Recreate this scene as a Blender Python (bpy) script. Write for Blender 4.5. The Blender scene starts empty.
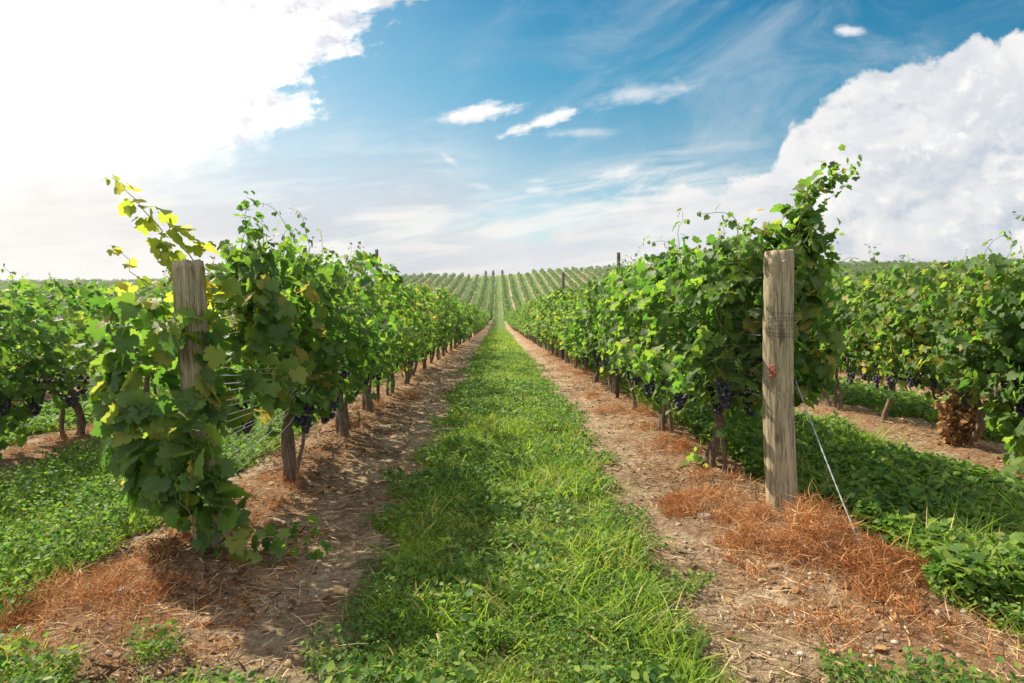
import bpy, math, random
import numpy as np
from mathutils import Vector, Matrix

R_ = np.random.default_rng(7)
random.seed(7)
scene = bpy.context.scene
COL = scene.collection
rad = math.radians

# ------------------------------------------------------------------ camera
cam_d = bpy.data.cameras.new('camera')
cam_d.lens = 24.0
cam_d.sensor_width = 36.0
cam_d.clip_start = 0.05
cam_d.clip_end = 5000
cam = bpy.data.objects.new('camera', cam_d)
COL.objects.link(cam)
cam.location = (0, 0, 1.4)
cam.rotation_euler = (rad(90 - 3.06), 0, rad(-1.2))
scene.camera = cam

# ------------------------------------------------------------------ node helper
class NT:
    def __init__(s, nt):
        s.nt = nt
        s.n = nt.nodes
        s.l = nt.links
    def put(s, sock, v):
        if v is None:
            return
        if isinstance(v, bpy.types.NodeSocket):
            s.l.new(v, sock)
        else:
            try:
                sock.default_value = v
            except Exception:
                if isinstance(v, (tuple, list)) and len(v) == 3:
                    sock.default_value = (*v, 1.0)
                else:
                    raise
    def m(s, op, a, b=None, c=None, clamp=False):
        n = s.n.new('ShaderNodeMath'); n.operation = op; n.use_clamp = clamp
        for i, v in enumerate((a, b, c)):
            if v is not None:
                s.put(n.inputs[i], v)
        return n.outputs[0]
    def add(s, a, b): return s.m('ADD', a, b)
    def sub(s, a, b): return s.m('SUBTRACT', a, b)
    def mul(s, a, b): return s.m('MULTIPLY', a, b)
    def vec(s, x, y, z=0.0):
        n = s.n.new('ShaderNodeCombineXYZ')
        for i, v in enumerate((x, y, z)):
            s.put(n.inputs[i], v)
        return n.outputs[0]
    def xyz(s, v):
        n = s.n.new('ShaderNodeSeparateXYZ'); s.put(n.inputs[0], v)
        return n.outputs
    def noise(s, v, scale, detail=5, rough=0.55, dist=0.0, col=False):
        n = s.n.new('ShaderNodeTexNoise')
        s.put(n.inputs['Vector'], v)
        n.inputs['Scale'].default_value = scale
        n.inputs['Detail'].default_value = detail
        n.inputs['Roughness'].default_value = rough
        n.inputs['Distortion'].default_value = dist
        return n.outputs['Color' if col else 'Fac']
    def ss(s, v, a, b, lo=0.0, hi=1.0):
        n = s.n.new('ShaderNodeMapRange'); n.interpolation_type = 'SMOOTHSTEP'
        for i, q in enumerate((v, a, b, lo, hi)):
            s.put(n.inputs[i], q)
        return n.outputs[0]
    def mix(s, f, a, b, mode='MIX'):
        n = s.n.new('ShaderNodeMix'); n.data_type = 'RGBA'; n.blend_type = mode
        s.put(n.inputs[0], f); s.put(n.inputs[6], a); s.put(n.inputs[7], b)
        return n.outputs[2]
    def ramp(s, f, stops, interp='LINEAR'):
        n = s.n.new('ShaderNodeValToRGB'); s.put(n.inputs[0], f)
        e = n.color_ramp; e.interpolation = interp
        e.elements[0].position, e.elements[0].color = stops[0][0], (*stops[0][1], 1)
        e.elements[1].position, e.elements[1].color = stops[-1][0], (*stops[-1][1], 1)
        for p, c in stops[1:-1]:
            q = e.elements.new(p); q.color = (*c, 1)
        return n.outputs[0]
    def curve(s, f, pts, x0, x1, y0, y1):
        n = s.n.new('ShaderNodeFloatCurve')
        t = s.m('DIVIDE', s.sub(f, x0), x1 - x0, clamp=True)
        s.put(n.inputs['Value'], t)
        c = n.mapping.curves[0]
        pts = sorted(((p[0] - x0) / (x1 - x0), (p[1] - y0) / (y1 - y0)) for p in pts)
        c.points[0].location = pts[0]; c.points[-1].location = pts[-1]
        for p in pts[1:-1]:
            c.points.new(*p)
        for p in c.points:
            p.handle_type = 'AUTO_CLAMPED'
        n.mapping.update()
        return s.add(s.mul(n.outputs[0], y1 - y0), y0)

# ------------------------------------------------------------------ sun and sky
SUN_AZ, SUN_EL = -50.0, 43.0        # degrees: azimuth from +Y (negative = to the left), elevation
world = bpy.data.worlds.new('World')
scene.world = world
world.use_nodes = True
W = NT(world.node_tree)
W.n.clear()
sky = W.n.new('ShaderNodeTexSky')
sky.sky_type = 'NISHITA'
sky.sun_disc = False
sky.sun_elevation = rad(SUN_EL)
sky.sun_rotation = rad(SUN_AZ)
sky.air_density = 1.0
sky.dust_density = 0.8
sky.ozone_density = 1.5
tc = W.n.new('ShaderNodeTexCoord')
dx, dy, dz = W.xyz(tc.outputs['Generated'])[0:3]
yy = W.m('MAXIMUM', W.m('ABSOLUTE', dy), 0.12)
u = W.m('DIVIDE', dx, yy)
v = W.m('DIVIDE', dz, yy)
front = W.ss(dy, -0.05, 0.15)
uv = W.vec(u, v, 0.0)
nb = W.noise(uv, 4.5, 8, 0.6, 0.3)
nf = W.noise(uv, 17.0, 7, 0.62, 0.2)
nbw = W.sub(nb, 0.5)
nfw = W.sub(nf, 0.5)
nsw = W.sub(W.noise(W.vec(W.mul(u, 0.8), W.add(W.mul(v, 3.0), W.mul(u, -0.7)), 2.0), 24.0, 6, 0.65, 0.3), 0.5)
# big bank to the right
eR = W.curve(u, [(-1.2, 0.03), (-0.37, 0.05), (-0.17, 0.062), (-0.098, 0.092), (0.033, 0.115), (0.149, 0.143), (0.2365, 0.166),
                 (0.34, 0.190), (0.385, 0.205), (0.412, 0.233), (0.425, 0.262), (0.483, 0.304), (0.541, 0.3335), (0.6136, 0.3625), (0.70, 0.387),
                 (0.85, 0.40), (1.6, 0.36)], -1.2, 1.6, 0.0, 0.5)
dR = W.add(W.sub(eR, v), W.add(W.mul(nbw, 0.075), W.mul(nfw, 0.085)))
soft = W.ss(u, 0.1, 0.4, 0.030, 0.014)
mR = W.ss(dR, 0.0, soft)
# streaky gaps low in the bank, towards the middle
stv = W.vec(W.mul(u, 1.3), W.add(W.mul(v, 8.0), W.mul(u, -0.9)), 3.0)
st = W.noise(stv, 2.6, 7, 0.6, 0.4)
gap = W.mul(W.ss(st, 0.50, 0.66), W.ss(u, 0.45, 0.1))
mR = W.mul(mR, W.sub(1.0, W.mul(gap, 0.40)))
wsp = W.noise(W.vec(W.add(W.mul(u, 1.5), W.mul(nbw, .25)), W.add(W.mul(v, 10.0), W.mul(u, -1.6)), 21.0), 2.2, 8, 0.65, 0.4)
wm = W.mul(W.ss(wsp, 0.42, 0.62), W.mul(W.ss(u, -0.35, -0.1), W.ss(u, 0.5, 0.2)))
wm = W.mul(wm, W.mul(W.ss(W.sub(v, W.mul(u, 0.25)), 0.19, 0.12), W.ss(v, 0.0, 0.04)))
# bright bank to the left, near the sun
eL = W.curve(v, [(0.0, -0.52), (0.12, -0.44), (0.165, -0.42), (0.209, -0.34), (0.246, -0.30), (0.262, -0.235), (0.289, -0.222), (0.3126, -0.25), (0.3186, -0.21),
                 (0.3438, -0.205), (0.358, -0.16), (0.379, -0.178), (0.392, -0.15), (0.415, -0.158), (0.43, -0.098), (0.50, -0.07), (0.8, 0.1), (1.5, 0.6)],
             0.0, 1.5, -1.0, 1.0)
dL = W.add(W.sub(eL, u), W.add(W.mul(nbw, 0.24), W.add(W.mul(nfw, 0.26), W.mul(nsw, 0.14))))
mL = W.ss(dL, 0.0, W.ss(v, 0.12, 0.30, 0.26, 0.07))
# low haze of thin cloud left of centre
lowm = W.mul(W.ss(v, 0.24, 0.06), W.ss(W.add(st, W.mul(W.ss(u, 0.05, -0.45), 0.35)), 0.40, 0.72))
lowm = W.mul(lowm, W.ss(u, 0.3, -0.1))
# thin cirrus over the blue
cir = W.noise(W.vec(W.add(W.mul(u, 2.6), W.mul(v, 0.6)), W.add(W.mul(v, 5.0), W.mul(u, -1.6)), 9.0), 1.5, 9, 0.68, 1.1)
cirm = W.mul(W.ss(cir, 0.42, 0.80), 0.42)
cirm = W.mul(cirm, W.ss(u, -0.15, 0.25, 0.25, 1.0))
# small separate clouds
def puff(cu, cv, ru, rv, tilt, amp=1.0, hard=0.6):
    a = W.sub(u, cu); b = W.sub(v, cv)
    ca, sa = math.cos(rad(tilt)), math.sin(rad(tilt))
    p = W.m('DIVIDE', W.add(W.mul(a, ca), W.mul(b, sa)), ru)
    q = W.m('DIVIDE', W.sub(W.mul(b, ca), W.mul(a, sa)), rv)
    r = W.m('SQRT', W.add(W.mul(p, p), W.mul(q, q)))
    r = W.add(r, W.add(W.mul(nfw, 2.2), W.add(W.mul(nbw, 1.0), W.mul(nsw, 1.6))))
    return W.mul(W.ss(r, 1.1, hard - 0.25), amp)
smalls = [puff(-0.023, 0.277, 0.062, 0.015, 8), puff(0.068, 0.265, 0.066, 0.011, 18), puff(0.185, 0.194, 0.04, 0.010, 12, 0.85, 0.2),
          puff(0.062, 0.167, 0.028, 0.007, 3, 0.7, 0.2), puff(0.507, 0.397, 0.024, 0.009, 0, 0.8, 0.2), puff(-0.069, 0.209, 0.024, 0.006, -35, 0.6, 0.2),
          puff(-0.028, 0.172, 0.028, 0.007, -10, 0.5, 0.1), puff(0.20, 0.303, 0.11, 0.016, 12, 0.6, 0.0), puff(0.12, 0.249, 0.07, 0.009, 2, 0.5, 0.0),
          puff(0.06, 0.18, 0.02, 0.005, 0, 0.5, 0.1)]
mS = smalls[0]
for q in smalls[1:]:
    mS = W.m('MAXIMUM', mS, q)
# cloud shading
bil = W.n.new('ShaderNodeTexVoronoi'); bil.feature = 'SMOOTH_F1'
W.put(bil.inputs['Vector'], W.vec(W.add(u, W.mul(nbw, 0.12)), W.add(W.mul(v, 1.3), W.mul(nfw, 0.06)), 0.0))
bil.inputs['Scale'].default_value = 13.0
bl = W.ss(bil.outputs['Distance'], 0.1, 0.75)
sh = W.noise(W.vec(W.sub(u, 0.02), W.mul(v, 1.5), 5.0), 5.5, 9, 0.6, 0.5)
shade = W.add(W.mul(W.ss(sh, 0.40, 0.64), 0.75), W.mul(bl, 0.30))
lowsh = W.mul(W.ss(v, 0.34, 0.10), W.ss(u, 0.25, 0.65))
shade = W.mul(shade, W.add(0.50, W.mul(lowsh, 0.60)))
colR = W.mix(W.m('MINIMUM', shade, 1.0), (4.5, 4.4, 4.3, 1), (2.4, 2.75, 3.2, 1))
colR = W.mix(W.ss(v, 0.20, 0.02, 0.0, 0.55), colR, (3.5, 3.5, 3.6, 1))
def relief(sc_, k, off):
    a1 = W.noise(W.vec(W.add(u, W.mul(nbw, .05)), W.mul(v, 1.25), 1.0), sc_, 9, 0.60, 0.25)
    a2 = W.noise(W.vec(W.add(W.add(u, -off), W.mul(nbw, .05)), W.mul(W.add(v, off), 1.25), 1.0), sc_, 9, 0.60, 0.25)
    return W.mul(W.sub(a2, a1), k)
rel = W.add(relief(7.0, 3.2, 0.018), relief(18.0, 1.6, 0.008))
cum = W.mul(W.ss(u, 0.25, 0.48), W.ss(v, 0.40, 0.30, 0.35, 1.0))
colR = W.mix(W.m('MULTIPLY', W.ss(rel, 0.02, 0.75), W.mul(cum, 0.75), clamp=True), colR, (2.2, 2.6, 3.15, 1))
colR = W.mix(W.m('MULTIPLY', W.ss(rel, -0.05, -0.6), W.mul(cum, 0.9), clamp=True), colR, (4.9, 4.8, 4.6, 1))
strk = W.ss(st, 0.40, 0.62)
colR = W.mix(W.mul(W.mul(strk, W.ss(u, 0.45, 0.15)), 0.40), colR, (2.8, 3.05, 3.4, 1))
# the bank near the sun is far brighter; a broad aureole round the brightest thin place in the cloud
glow = W.ss(W.m('SQRT', W.add(W.m('POWER', W.add(u, 0.60), 2.0), W.m('POWER', W.mul(W.sub(v, 0.27), 1.15), 2.0))), 0.75, 0.0)
colL = W.mix(W.ss(sh, 0.44, 0.64), (5.2, 5.05, 4.85, 1), (3.2, 3.25, 3.6, 1))
colL = W.mix(W.mul(W.ss(W.add(v, W.mul(nbw, .2)), 0.30, 0.08), W.ss(st, 0.30, 0.60, 0.35, 1.0)), colL, (2.9, 2.85, 2.95, 1))
lb = W.add(0.84, W.mul(glow, 0.85))
colL = W.mix(1.0, colL, W.vec(lb, W.mul(lb, 0.985), W.mul(lb, 0.94)), 'MULTIPLY')
# blue of the sky
blue = W.mix(1.0, sky.outputs[0], W.ramp(v, [(0.0, (0.75, 0.72, 0.66)), (0.2, (0.36, 0.52, 0.50)), (0.33, (0.12, 0.45, 0.48)), (0.45, (0.025, 0.37, 0.45))]), 'MULTIPLY')
blue = W.mix(W.mul(glow, 0.45), blue, (3.7, 3.8, 4.1, 1))
c = W.mix(cirm, blue, (3.3, 3.55, 3.8, 1))
c = W.mix(W.mul(lowm, 0.95), c, (3.9, 3.85, 4.1, 1))
c = W.mix(mS, c, (4.8, 4.7, 4.6, 1))
c = W.mix(mR, c, colR)
c = W.mix(W.mul(wm, 0.85), c, (4.5, 4.4, 4.25, 1))
c = W.mix(mL, c, colL)
st2 = W.noise(W.vec(W.add(W.mul(u, 1.6), W.mul(nbw, 0.3)), W.add(W.mul(v, 9.0), W.mul(u, -0.6)), 14.0), 2.4, 8, 0.62, 0.5)
lowcol = W.mix(W.ss(st2, 0.42, 0.60), (4.25, 4.1, 3.9, 1), (2.75, 2.9, 3.2, 1))
lowcol = W.mix(W.ss(u, -0.25, -0.6, 0.0, 0.75), lowcol, (3.95, 3.8, 3.6, 1))
c = W.mix(W.mul(W.mul(W.ss(u, 0.12, -0.15), W.ss(W.add(v, W.add(W.mul(nbw, .22), W.mul(nsw, .10))), 0.30, 0.09)), 0.88), c, lowcol)
c = W.mix(W.mul(W.m('MULTIPLY', W.ss(rel, -0.1, 0.45), W.ss(u, -0.60, -0.25), clamp=True), W.mul(mL, 0.9)), c, (2.9, 3.0, 3.5, 1))
# behind the camera: unseen cloud, brightened and thickened as fill for the shaded leaves
nback = W.noise(tc.outputs['Generated'], 3.0, 6, 0.6)
cb = W.mix(W.mul(W.ss(nback, 0.36, 0.52), 0.9), sky.outputs[0], (6.8, 6.7, 6.7, 1))
c = W.mix(front, cb, c)
bg = W.n.new('ShaderNodeBackground'); bg.inputs['Strength'].default_value = 0.1
wo = W.n.new('ShaderNodeOutputWorld')
W.put(bg.inputs['Color'], c)
W.l.new(bg.outputs[0], wo.inputs[0])

sun_d = bpy.data.lights.new('sun', 'SUN')
sun_d.energy = 5.0
sun_d.angle = rad(0.6)
sun_d.color = (1.0, 0.905, 0.76)
sun = bpy.data.objects.new('sun', sun_d)
COL.objects.link(sun)
sd = Vector((math.sin(rad(SUN_AZ)) * math.cos(rad(SUN_EL)), math.cos(rad(SUN_AZ)) * math.cos(rad(SUN_EL)), math.sin(rad(SUN_EL))))
sun.rotation_euler = sd.to_track_quat('Z', 'Y').to_euler()

scene.view_settings.view_transform = 'Standard'
scene.view_settings.look = 'None'
scene.view_settings.exposure = 1.12
scene.view_settings.gamma = 1.0
scene.render.engine = 'CYCLES'
cy = scene.cycles
cy.max_bounces = 7; cy.diffuse_bounces = 3; cy.glossy_bounces = 2; cy.transmission_bounces = 5
cy.sample_clamp_indirect = 6.0
try:
    cy.use_denoising = True
    cy.denoiser = 'OPENIMAGEDENOISE'
except Exception:
    pass

# ------------------------------------------------------------------ numpy noise, terrain height
_T = np.random.default_rng(11).random((256, 256))
def vn(x, y):
    x = np.asarray(x, float); y = np.asarray(y, float)
    ix = np.floor(x).astype(int); iy = np.floor(y).astype(int)
    fx = x - ix; fy = y - iy
    fx = fx * fx * (3 - 2 * fx); fy = fy * fy * (3 - 2 * fy)
    a = _T[ix & 255, iy & 255]; b = _T[(ix + 1) & 255, iy & 255]
    c_ = _T[ix & 255, (iy + 1) & 255]; d_ = _T[(ix + 1) & 255, (iy + 1) & 255]
    return (a * (1 - fx) + b * fx) * (1 - fy) + (c_ * (1 - fx) + d_ * fx) * fy
def fbm(x, y, o=4):
    s = 0; a = 0.5; f = 1.0
    for i in range(o):
        s = s + a * vn(x * f + 17.3 * i, y * f + 5.1 * i); a *= 0.5; f *= 2.03
    return s / (1 - 0.5 ** o)
def sstep(a, b, x):
    t = np.clip((x - a) / (b - a), 0, 1)
    return t * t * (3 - 2 * t)

_PY = np.array([-400, 0, 12, 40, 83, 125, 158, 185, 230, 262, 300, 380, 520, 900.])
_PZ = np.array([0.3, 0, 0, -0.65, -1.45, -1.2, 0.2, 2.5, 8.0, 12.3, 14.6, 14.5, 8, -30.])
_yy = np.linspace(-400, 900, 2601)
_zz = np.interp(_yy, _PY, _PZ)
_k = np.hanning(61); _k /= _k.sum()
_zz = np.where(_yy > 8, np.convolve(np.pad(_zz, 30, 'edge'), _k, 'valid'), _zz)
ROWS_POS = [1.75] + [4.62 + 3.15 * i for i in range(0, 70)]
ROWS_NEG = [-1.65] + [-4.45 - 3.15 * i for i in range(0, 70)]
ROWS = np.array(sorted(ROWS_POS + ROWS_NEG))
GREEN = [(0.10, 0.78), (2.86, 0.74), (-3.02, 0.80)]
for i in range(0, 69):
    GREEN.append(((ROWS_POS[i + 1] + ROWS_POS[i + 2]) / 2 if i + 2 < len(ROWS_POS) else 500, 0.78))
    GREEN.append(((ROWS_NEG[i + 1] + ROWS_NEG[i + 2]) / 2 if i + 2 < len(ROWS_NEG) else -500, 0.78))
GC = np.array([g[0] for g in GREEN]); GH = np.array([g[1] for g in GREEN])
def dist_row(x):
    i = np.clip(np.searchsorted(ROWS, x), 1, len(ROWS) - 1)
    return np.minimum(np.abs(x - ROWS[i - 1]), np.abs(x - ROWS[i]))
_o = np.argsort(GC); GCs = GC[_o]; GHs = GH[_o]
def strip(x, y):
    i = np.clip(np.searchsorted(GCs, x), 1, len(GCs) - 1)
    a = np.abs(x - GCs[i - 1]) - GHs[i - 1]; b = np.abs(x - GCs[i]) - GHs[i]
    s = np.minimum(a, b)
    hl = (y - np.where(x > 0, 2.30, 2.42)) * 0.8 + 0.25 * (fbm(x * 2, y * 2, 2) - 0.5) - 0.10 * np.clip(np.abs(x) - 2.0, 0, 2)
    return np.minimum(s, np.where(y < 4.5, hl, 9))
def gz(x, y, fine=True):
    x = np.asarray(x, float); y = np.asarray(y, float)
    z = np.interp(y, _yy, _zz)
    hill = np.clip(z + 1.5, 0, None) * sstep(120, 230, y)
    lat = np.where(x > 0, 0.30 * np.tanh(x / 75), 0.26 * np.tanh(x / 110))
    z = z + hill * lat
    z = z - 0.02 * np.clip(np.abs(x) - 1.8, 0, 8) * (1 - sstep(20, 60, y))
    if fine:
        near = 1 - sstep(40, 90, y)
        rd = dist_row(x)
        z = z + near * (0.07 * np.exp(-(rd / 0.35) ** 2) + 0.03 * np.clip(-strip(x, y) * 3, 0, 1))
        z = z + near * (0.07 * (fbm(x * 0.9, y * 0.7, 3) - 0.5) + 0.06 * (fbm(x * 5, y * 4, 4) - 0.5))
    return z

# ------------------------------------------------------------------ mesh building
def mesh_np(name, V, faces, mats, smooth=False, fmat=None):
    V = np.asarray(V, np.float32)
    me = bpy.data.meshes.new(name)
    faces = [np.asarray(f, np.int32) for f in faces if len(f)]
    nl = sum(f.size for f in faces); nf_ = sum(len(f) for f in faces)
    me.vertices.add(len(V)); me.vertices.foreach_set('co', V.ravel())
    me.loops.add(nl); me.loops.foreach_set('vertex_index', np.concatenate([f.ravel() for f in faces]))
    me.polygons.add(nf_)
    st_ = []; o = 0
    for f in faces:
        st_.append(o + np.arange(len(f)) * f.shape[1]); o += f.size
    me.polygons.foreach_set('loop_start', np.concatenate(st_).astype(np.int32))
    if smooth:
        me.polygons.foreach_set('use_smooth', np.ones(nf_, bool))
    for m_ in (mats if isinstance(mats, (list, tuple)) else [mats]):
        me.materials.append(m_)
    if fmat is not None:
        me.polygons.foreach_set('material_index', np.asarray(fmat, np.int32))
    me.update(calc_edges=True)
    return me
class Acc:
    """collects vertex / face arrays into one mesh"""
    def __init__(s): s.v = []; s.f = {}; s.n = 0
    def add(s, V, F):
        s.v.append(np.asarray(V, np.float32))
        for f in F:
            f = np.asarray(f)
            if len(f): s.f.setdefault(f.shape[1], []).append(f + s.n)
        s.n += len(V)
    def mesh(s, name, mat, smooth=False):
        return mesh_np(name, np.concatenate(s.v), [np.concatenate(q) for q in s.f.values()], mat, smooth)
def link(name, me, parent=None, loc=None):
    o = bpy.data.objects.new(name, me); COL.objects.link(o)
    if parent is not None: o.parent = parent
    if loc is not None: o.location = loc
    return o
def tag(o, label=None, cat=None, group=None, kind=None):
    if label: o['label'] = label
    if cat: o['category'] = cat
    if group: o['group'] = group
    if kind: o['kind'] = kind
    return o
def thing(name, label, cat, loc, group=None):
    o = bpy.data.objects.new(name, None); COL.objects.link(o); o.location = loc
    o.empty_display_size = 0.1
    return tag(o, label, cat, group)
def tube(P, r, k=6, cap=True):
    P = np.asarray(P, float); n = len(P); r = np.broadcast_to(r, (n,)).astype(float)
    T = np.gradient(P, axis=0); T /= np.linalg.norm(T, axis=1)[:, None] + 1e-9
    ref = np.array([0.0, 0, 1.0]) if abs(T[:, 2]).mean() < 0.8 else np.array([1.0, 0, 0])
    A = np.cross(T, ref); A /= np.linalg.norm(A, axis=1)[:, None] + 1e-9
    B = np.cross(T, A)
    a = np.linspace(0, 2 * np.pi, k, endpoint=False)
    V = P[:, None] + r[:, None, None] * (np.cos(a)[None, :, None] * A[:, None] + np.sin(a)[None, :, None] * B[:, None])
    V = V.reshape(-1, 3)
    i = np.arange(n - 1)[:, None] * k; j = np.arange(k)[None]; j2 = (j + 1) % k
    q = np.stack([i + j, i + j2, i + k + j2, i + k + j], -1).reshape(-1, 4)
    F = [q]
    if cap:
        V = np.vstack([V, P[0], P[-1]])
        c0 = n * k; j = np.arange(k); j2 = (j + 1) % k
        F.append(np.vstack([np.stack([np.full(k, c0), j2, j], -1), np.stack([np.full(k, c0 + 1), (n - 1) * k + j, (n - 1) * k + j2], -1)]))
    return V, F
def scatter(tv, tf, pos, N, T, s, acc):
    """copies of a template: its +Z along N, its +Y along T, size s"""
    pos = np.asarray(pos, float); n = len(pos)
    if n == 0: return
    N = N / (np.linalg.norm(N, axis=1)[:, None] + 1e-9)
    T = T - (T * N).sum(1)[:, None] * N
    T = T / (np.linalg.norm(T, axis=1)[:, None] + 1e-9)
    X = np.cross(T, N)
    s = np.broadcast_to(np.asarray(s, float), (n,) if np.ndim(s) < 2 else np.shape(s))
    if s.ndim == 1: s = np.stack([s] * 3, 1)
    tv = np.asarray(tv, float)
    V = (pos[:, None] + tv[None, :, 0:1] * (X * s[:, 0:1])[:, None] + tv[None, :, 1:2] * (T * s[:, 1:2])[:, None] + tv[None, :, 2:3] * (N * s[:, 2:3])[:, None])
    F = [(np.asarray(f)[None] + (np.arange(n) * len(tv))[:, None, None]).reshape(-1, np.shape(f)[1]) for f in tf]
    acc.add(V.reshape(-1, 3), F)
def ribbons(pos, D, L, w, bend, acc, S=3, bdir=(0, 0, -1)):
    pos = np.asarray(pos, float); n = len(pos)
    if n == 0: return
    D = D / np.linalg.norm(D, axis=1)[:, None]
    b = np.broadcast_to(np.asarray(bdir, float), (n, 3))
    side = np.cross(D, R_.normal(size=(n, 3))); side /= np.linalg.norm(side, axis=1)[:, None]
    t = np.linspace(0, 1, S + 1)
    C = pos[:, None] + L[:, None, None] * (t[None, :, None] * D[:, None] + (t ** 2)[None, :, None] * b[:, None] * np.reshape(bend, (-1, 1, 1)))
    ww = (0.5 * w)[:, None, None] * (1 - t ** 2 * 0.9)[None, :, None] * side[:, None]
    Lf = C[:, :-1] + ww[:, :-1]; Rt = C[:, :-1] - ww[:, :-1]; tip = C[:, -1:]
    V = np.concatenate([np.stack([Lf, Rt], 2).reshape(n, -1, 3), tip], 1)
    m_ = 2 * S + 1
    q = np.array([[2 * i, 2 * i + 1, 2 * i + 3, 2 * i + 2] for i in range(S - 1)])
    tr = np.array([[2 * S - 2, 2 * S - 1, 2 * S]])
    o = (np.arange(n) * m_)[:, None, None]
    acc.add(V.reshape(-1, 3), [(q[None] + o).reshape(-1, 4), (tr[None] + o).reshape(-1, 3)])

# ------------------------------------------------------------------ materials
def mat(name):
    m_ = bpy.data.materials.new(name); m_.use_nodes = True
    t = NT(m_.node_tree); t.n.clear()
    out = t.n.new('ShaderNodeOutputMaterial')
    return m_, t, out
def leafy(name, stops, trans, tmix=0.42, rough=0.45, spec=0.35, under=None, objvar=0.0, patch=0.0):
    m_, t, out = mat(name)
    g = t.n.new('ShaderNodeNewGeometry')
    r = g.outputs['Random Per Island']
    tcn = t.n.new('ShaderNodeTexCoord')
    fine = t.noise(tcn.outputs['Object'], 30, 3, 0.6)
    f = t.add(r, t.mul(t.sub(fine, 0.5), 0.25))
    if patch:
        f = t.add(f, t.mul(t.sub(t.noise(tcn.outputs['Object'], 1.6, 4, 0.6), 0.5), patch))
    if objvar:
        oi = t.n.new('ShaderNodeObjectInfo')
        f = t.add(f, t.mul(t.sub(oi.outputs['Random'], 0.5), objvar))
    col = t.ramp(f, stops)
    tcol = t.mix(1.0, t.ramp(f, trans), (1, 1, 1, 1), 'MULTIPLY')
    if under is not None:
        col = t.mix(t.mul(g.outputs['Backfacing'], 0.45), col, (*under, 1))
    p = t.n.new('ShaderNodeBsdfPrincipled')
    t.put(p.inputs['Base Color'], col)
    p.inputs['Roughness'].default_value = rough
    p.inputs['Specular IOR Level'].default_value = spec
    tr = t.n.new('ShaderNodeBsdfTranslucent'); t.put(tr.inputs[0], tcol)
    mx = t.n.new('ShaderNodeMixShader'); mx.inputs[0].default_value = tmix
    t.l.new(p.outputs[0], mx.inputs[1]); t.l.new(tr.outputs[0], mx.inputs[2]); t.l.new(mx.outputs[0], out.inputs[0])
    return m_
M_vine = leafy('vine_leaf', [(0.0, (0.030, 0.075, 0.018)), (0.4, (0.070, 0.130, 0.024)), (0.75, (0.150, 0.215, 0.030)), (0.98, (0.235, 0.28, 0.04)), (1.0, (0.36, 0.27, 0.04))],
               [(0.0, (0.10, 0.26, 0.03)), (0.5, (0.17, 0.36, 0.035)), (0.9, (0.36, 0.54, 0.05)), (1.0, (0.5, 0.42, 0.07))], 0.50, 0.55, 0.30, under=(0.10, 0.16, 0.05), objvar=0.25)
M_backlit = leafy('backlit_vine_leaf', [(0.0, (0.10, 0.16, 0.025)), (0.6, (0.20, 0.25, 0.035)), (1.0, (0.36, 0.33, 0.05))],
                [(0.0, (0.32, 0.46, 0.04)), (0.6, (0.55, 0.62, 0.06)), (1.0, (0.75, 0.62, 0.10))], 0.55, 0.5, 0.3)  # yellow backlight on the arching shoots, put into the leaf colour
M_far = leafy('far_vine_leaf', [(0.0, (0.04, 0.085, 0.022)), (0.6, (0.08, 0.14, 0.03)), (1.0, (0.14, 0.19, 0.045))],
              [(0.0, (0.10, 0.22, 0.03)), (1.0, (0.24, 0.38, 0.05))], 0.35, 0.6, 0.2)
M_grass = leafy('grass_blade', [(0.0, (0.07, 0.15, 0.018)), (0.45, (0.17, 0.26, 0.028)), (0.8, (0.28, 0.36, 0.035)), (0.92, (0.34, 0.36, 0.07)), (1.0, (0.48, 0.38, 0.16))],
                [(0.0, (0.13, 0.30, 0.03)), (0.8, (0.40, 0.60, 0.04)), (1.0, (0.55, 0.45, 0.12))], 0.44, 0.5, 0.3, patch=1.1)
M_weed = leafy('weed_leaf', [(0.0, (0.035, 0.085, 0.022)), (0.5, (0.09, 0.17, 0.03)), (0.9, (0.19, 0.26, 0.04)), (1.0, (0.2, 0.22, 0.05))],
               [(0.0, (0.07, 0.22, 0.03)), (1.0, (0.28, 0.46, 0.05))], 0.4, 0.6, 0.2, patch=1.0)
M_dry = leafy('dry_weed', [(0.0, (0.10, 0.045, 0.022)), (0.35, (0.30, 0.105, 0.035)), (0.65, (0.48, 0.19, 0.06)), (0.85, (0.55, 0.29, 0.11)), (1.0, (0.62, 0.47, 0.28))],
              [(0.0, (0.3, 0.11, 0.04)), (1.0, (0.5, 0.3, 0.12))], 0.25, 0.7, 0.15, patch=1.0)
M_straw = leafy('straw', [(0.0, (0.16, 0.09, 0.045)), (0.5, (0.34, 0.22, 0.12)), (1.0, (0.62, 0.47, 0.28))],
                [(0.0, (0.2, 0.12, 0.06)), (1.0, (0.5, 0.36, 0.2))], 0.15, 0.7, 0.15)
M_humus_shade = leafy('rotting_shade_debris', [(0.0, (0.035, 0.022, 0.014)), (0.6, (0.09, 0.055, 0.032)), (1.0, (0.20, 0.13, 0.08))], [(0.0, (0.05, 0.03, 0.02)), (1.0, (0.15, 0.09, 0.05))], 0.1, 0.85, 0.1)
M_deadleaf = leafy('dead_leaf', [(0.0, (0.12, 0.06, 0.03)), (0.6, (0.27, 0.145, 0.06)), (1.0, (0.44, 0.29, 0.14))],
                   [(0.0, (0.3, 0.13, 0.04)), (1.0, (0.5, 0.3, 0.1))], 0.25, 0.7, 0.15)

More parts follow.
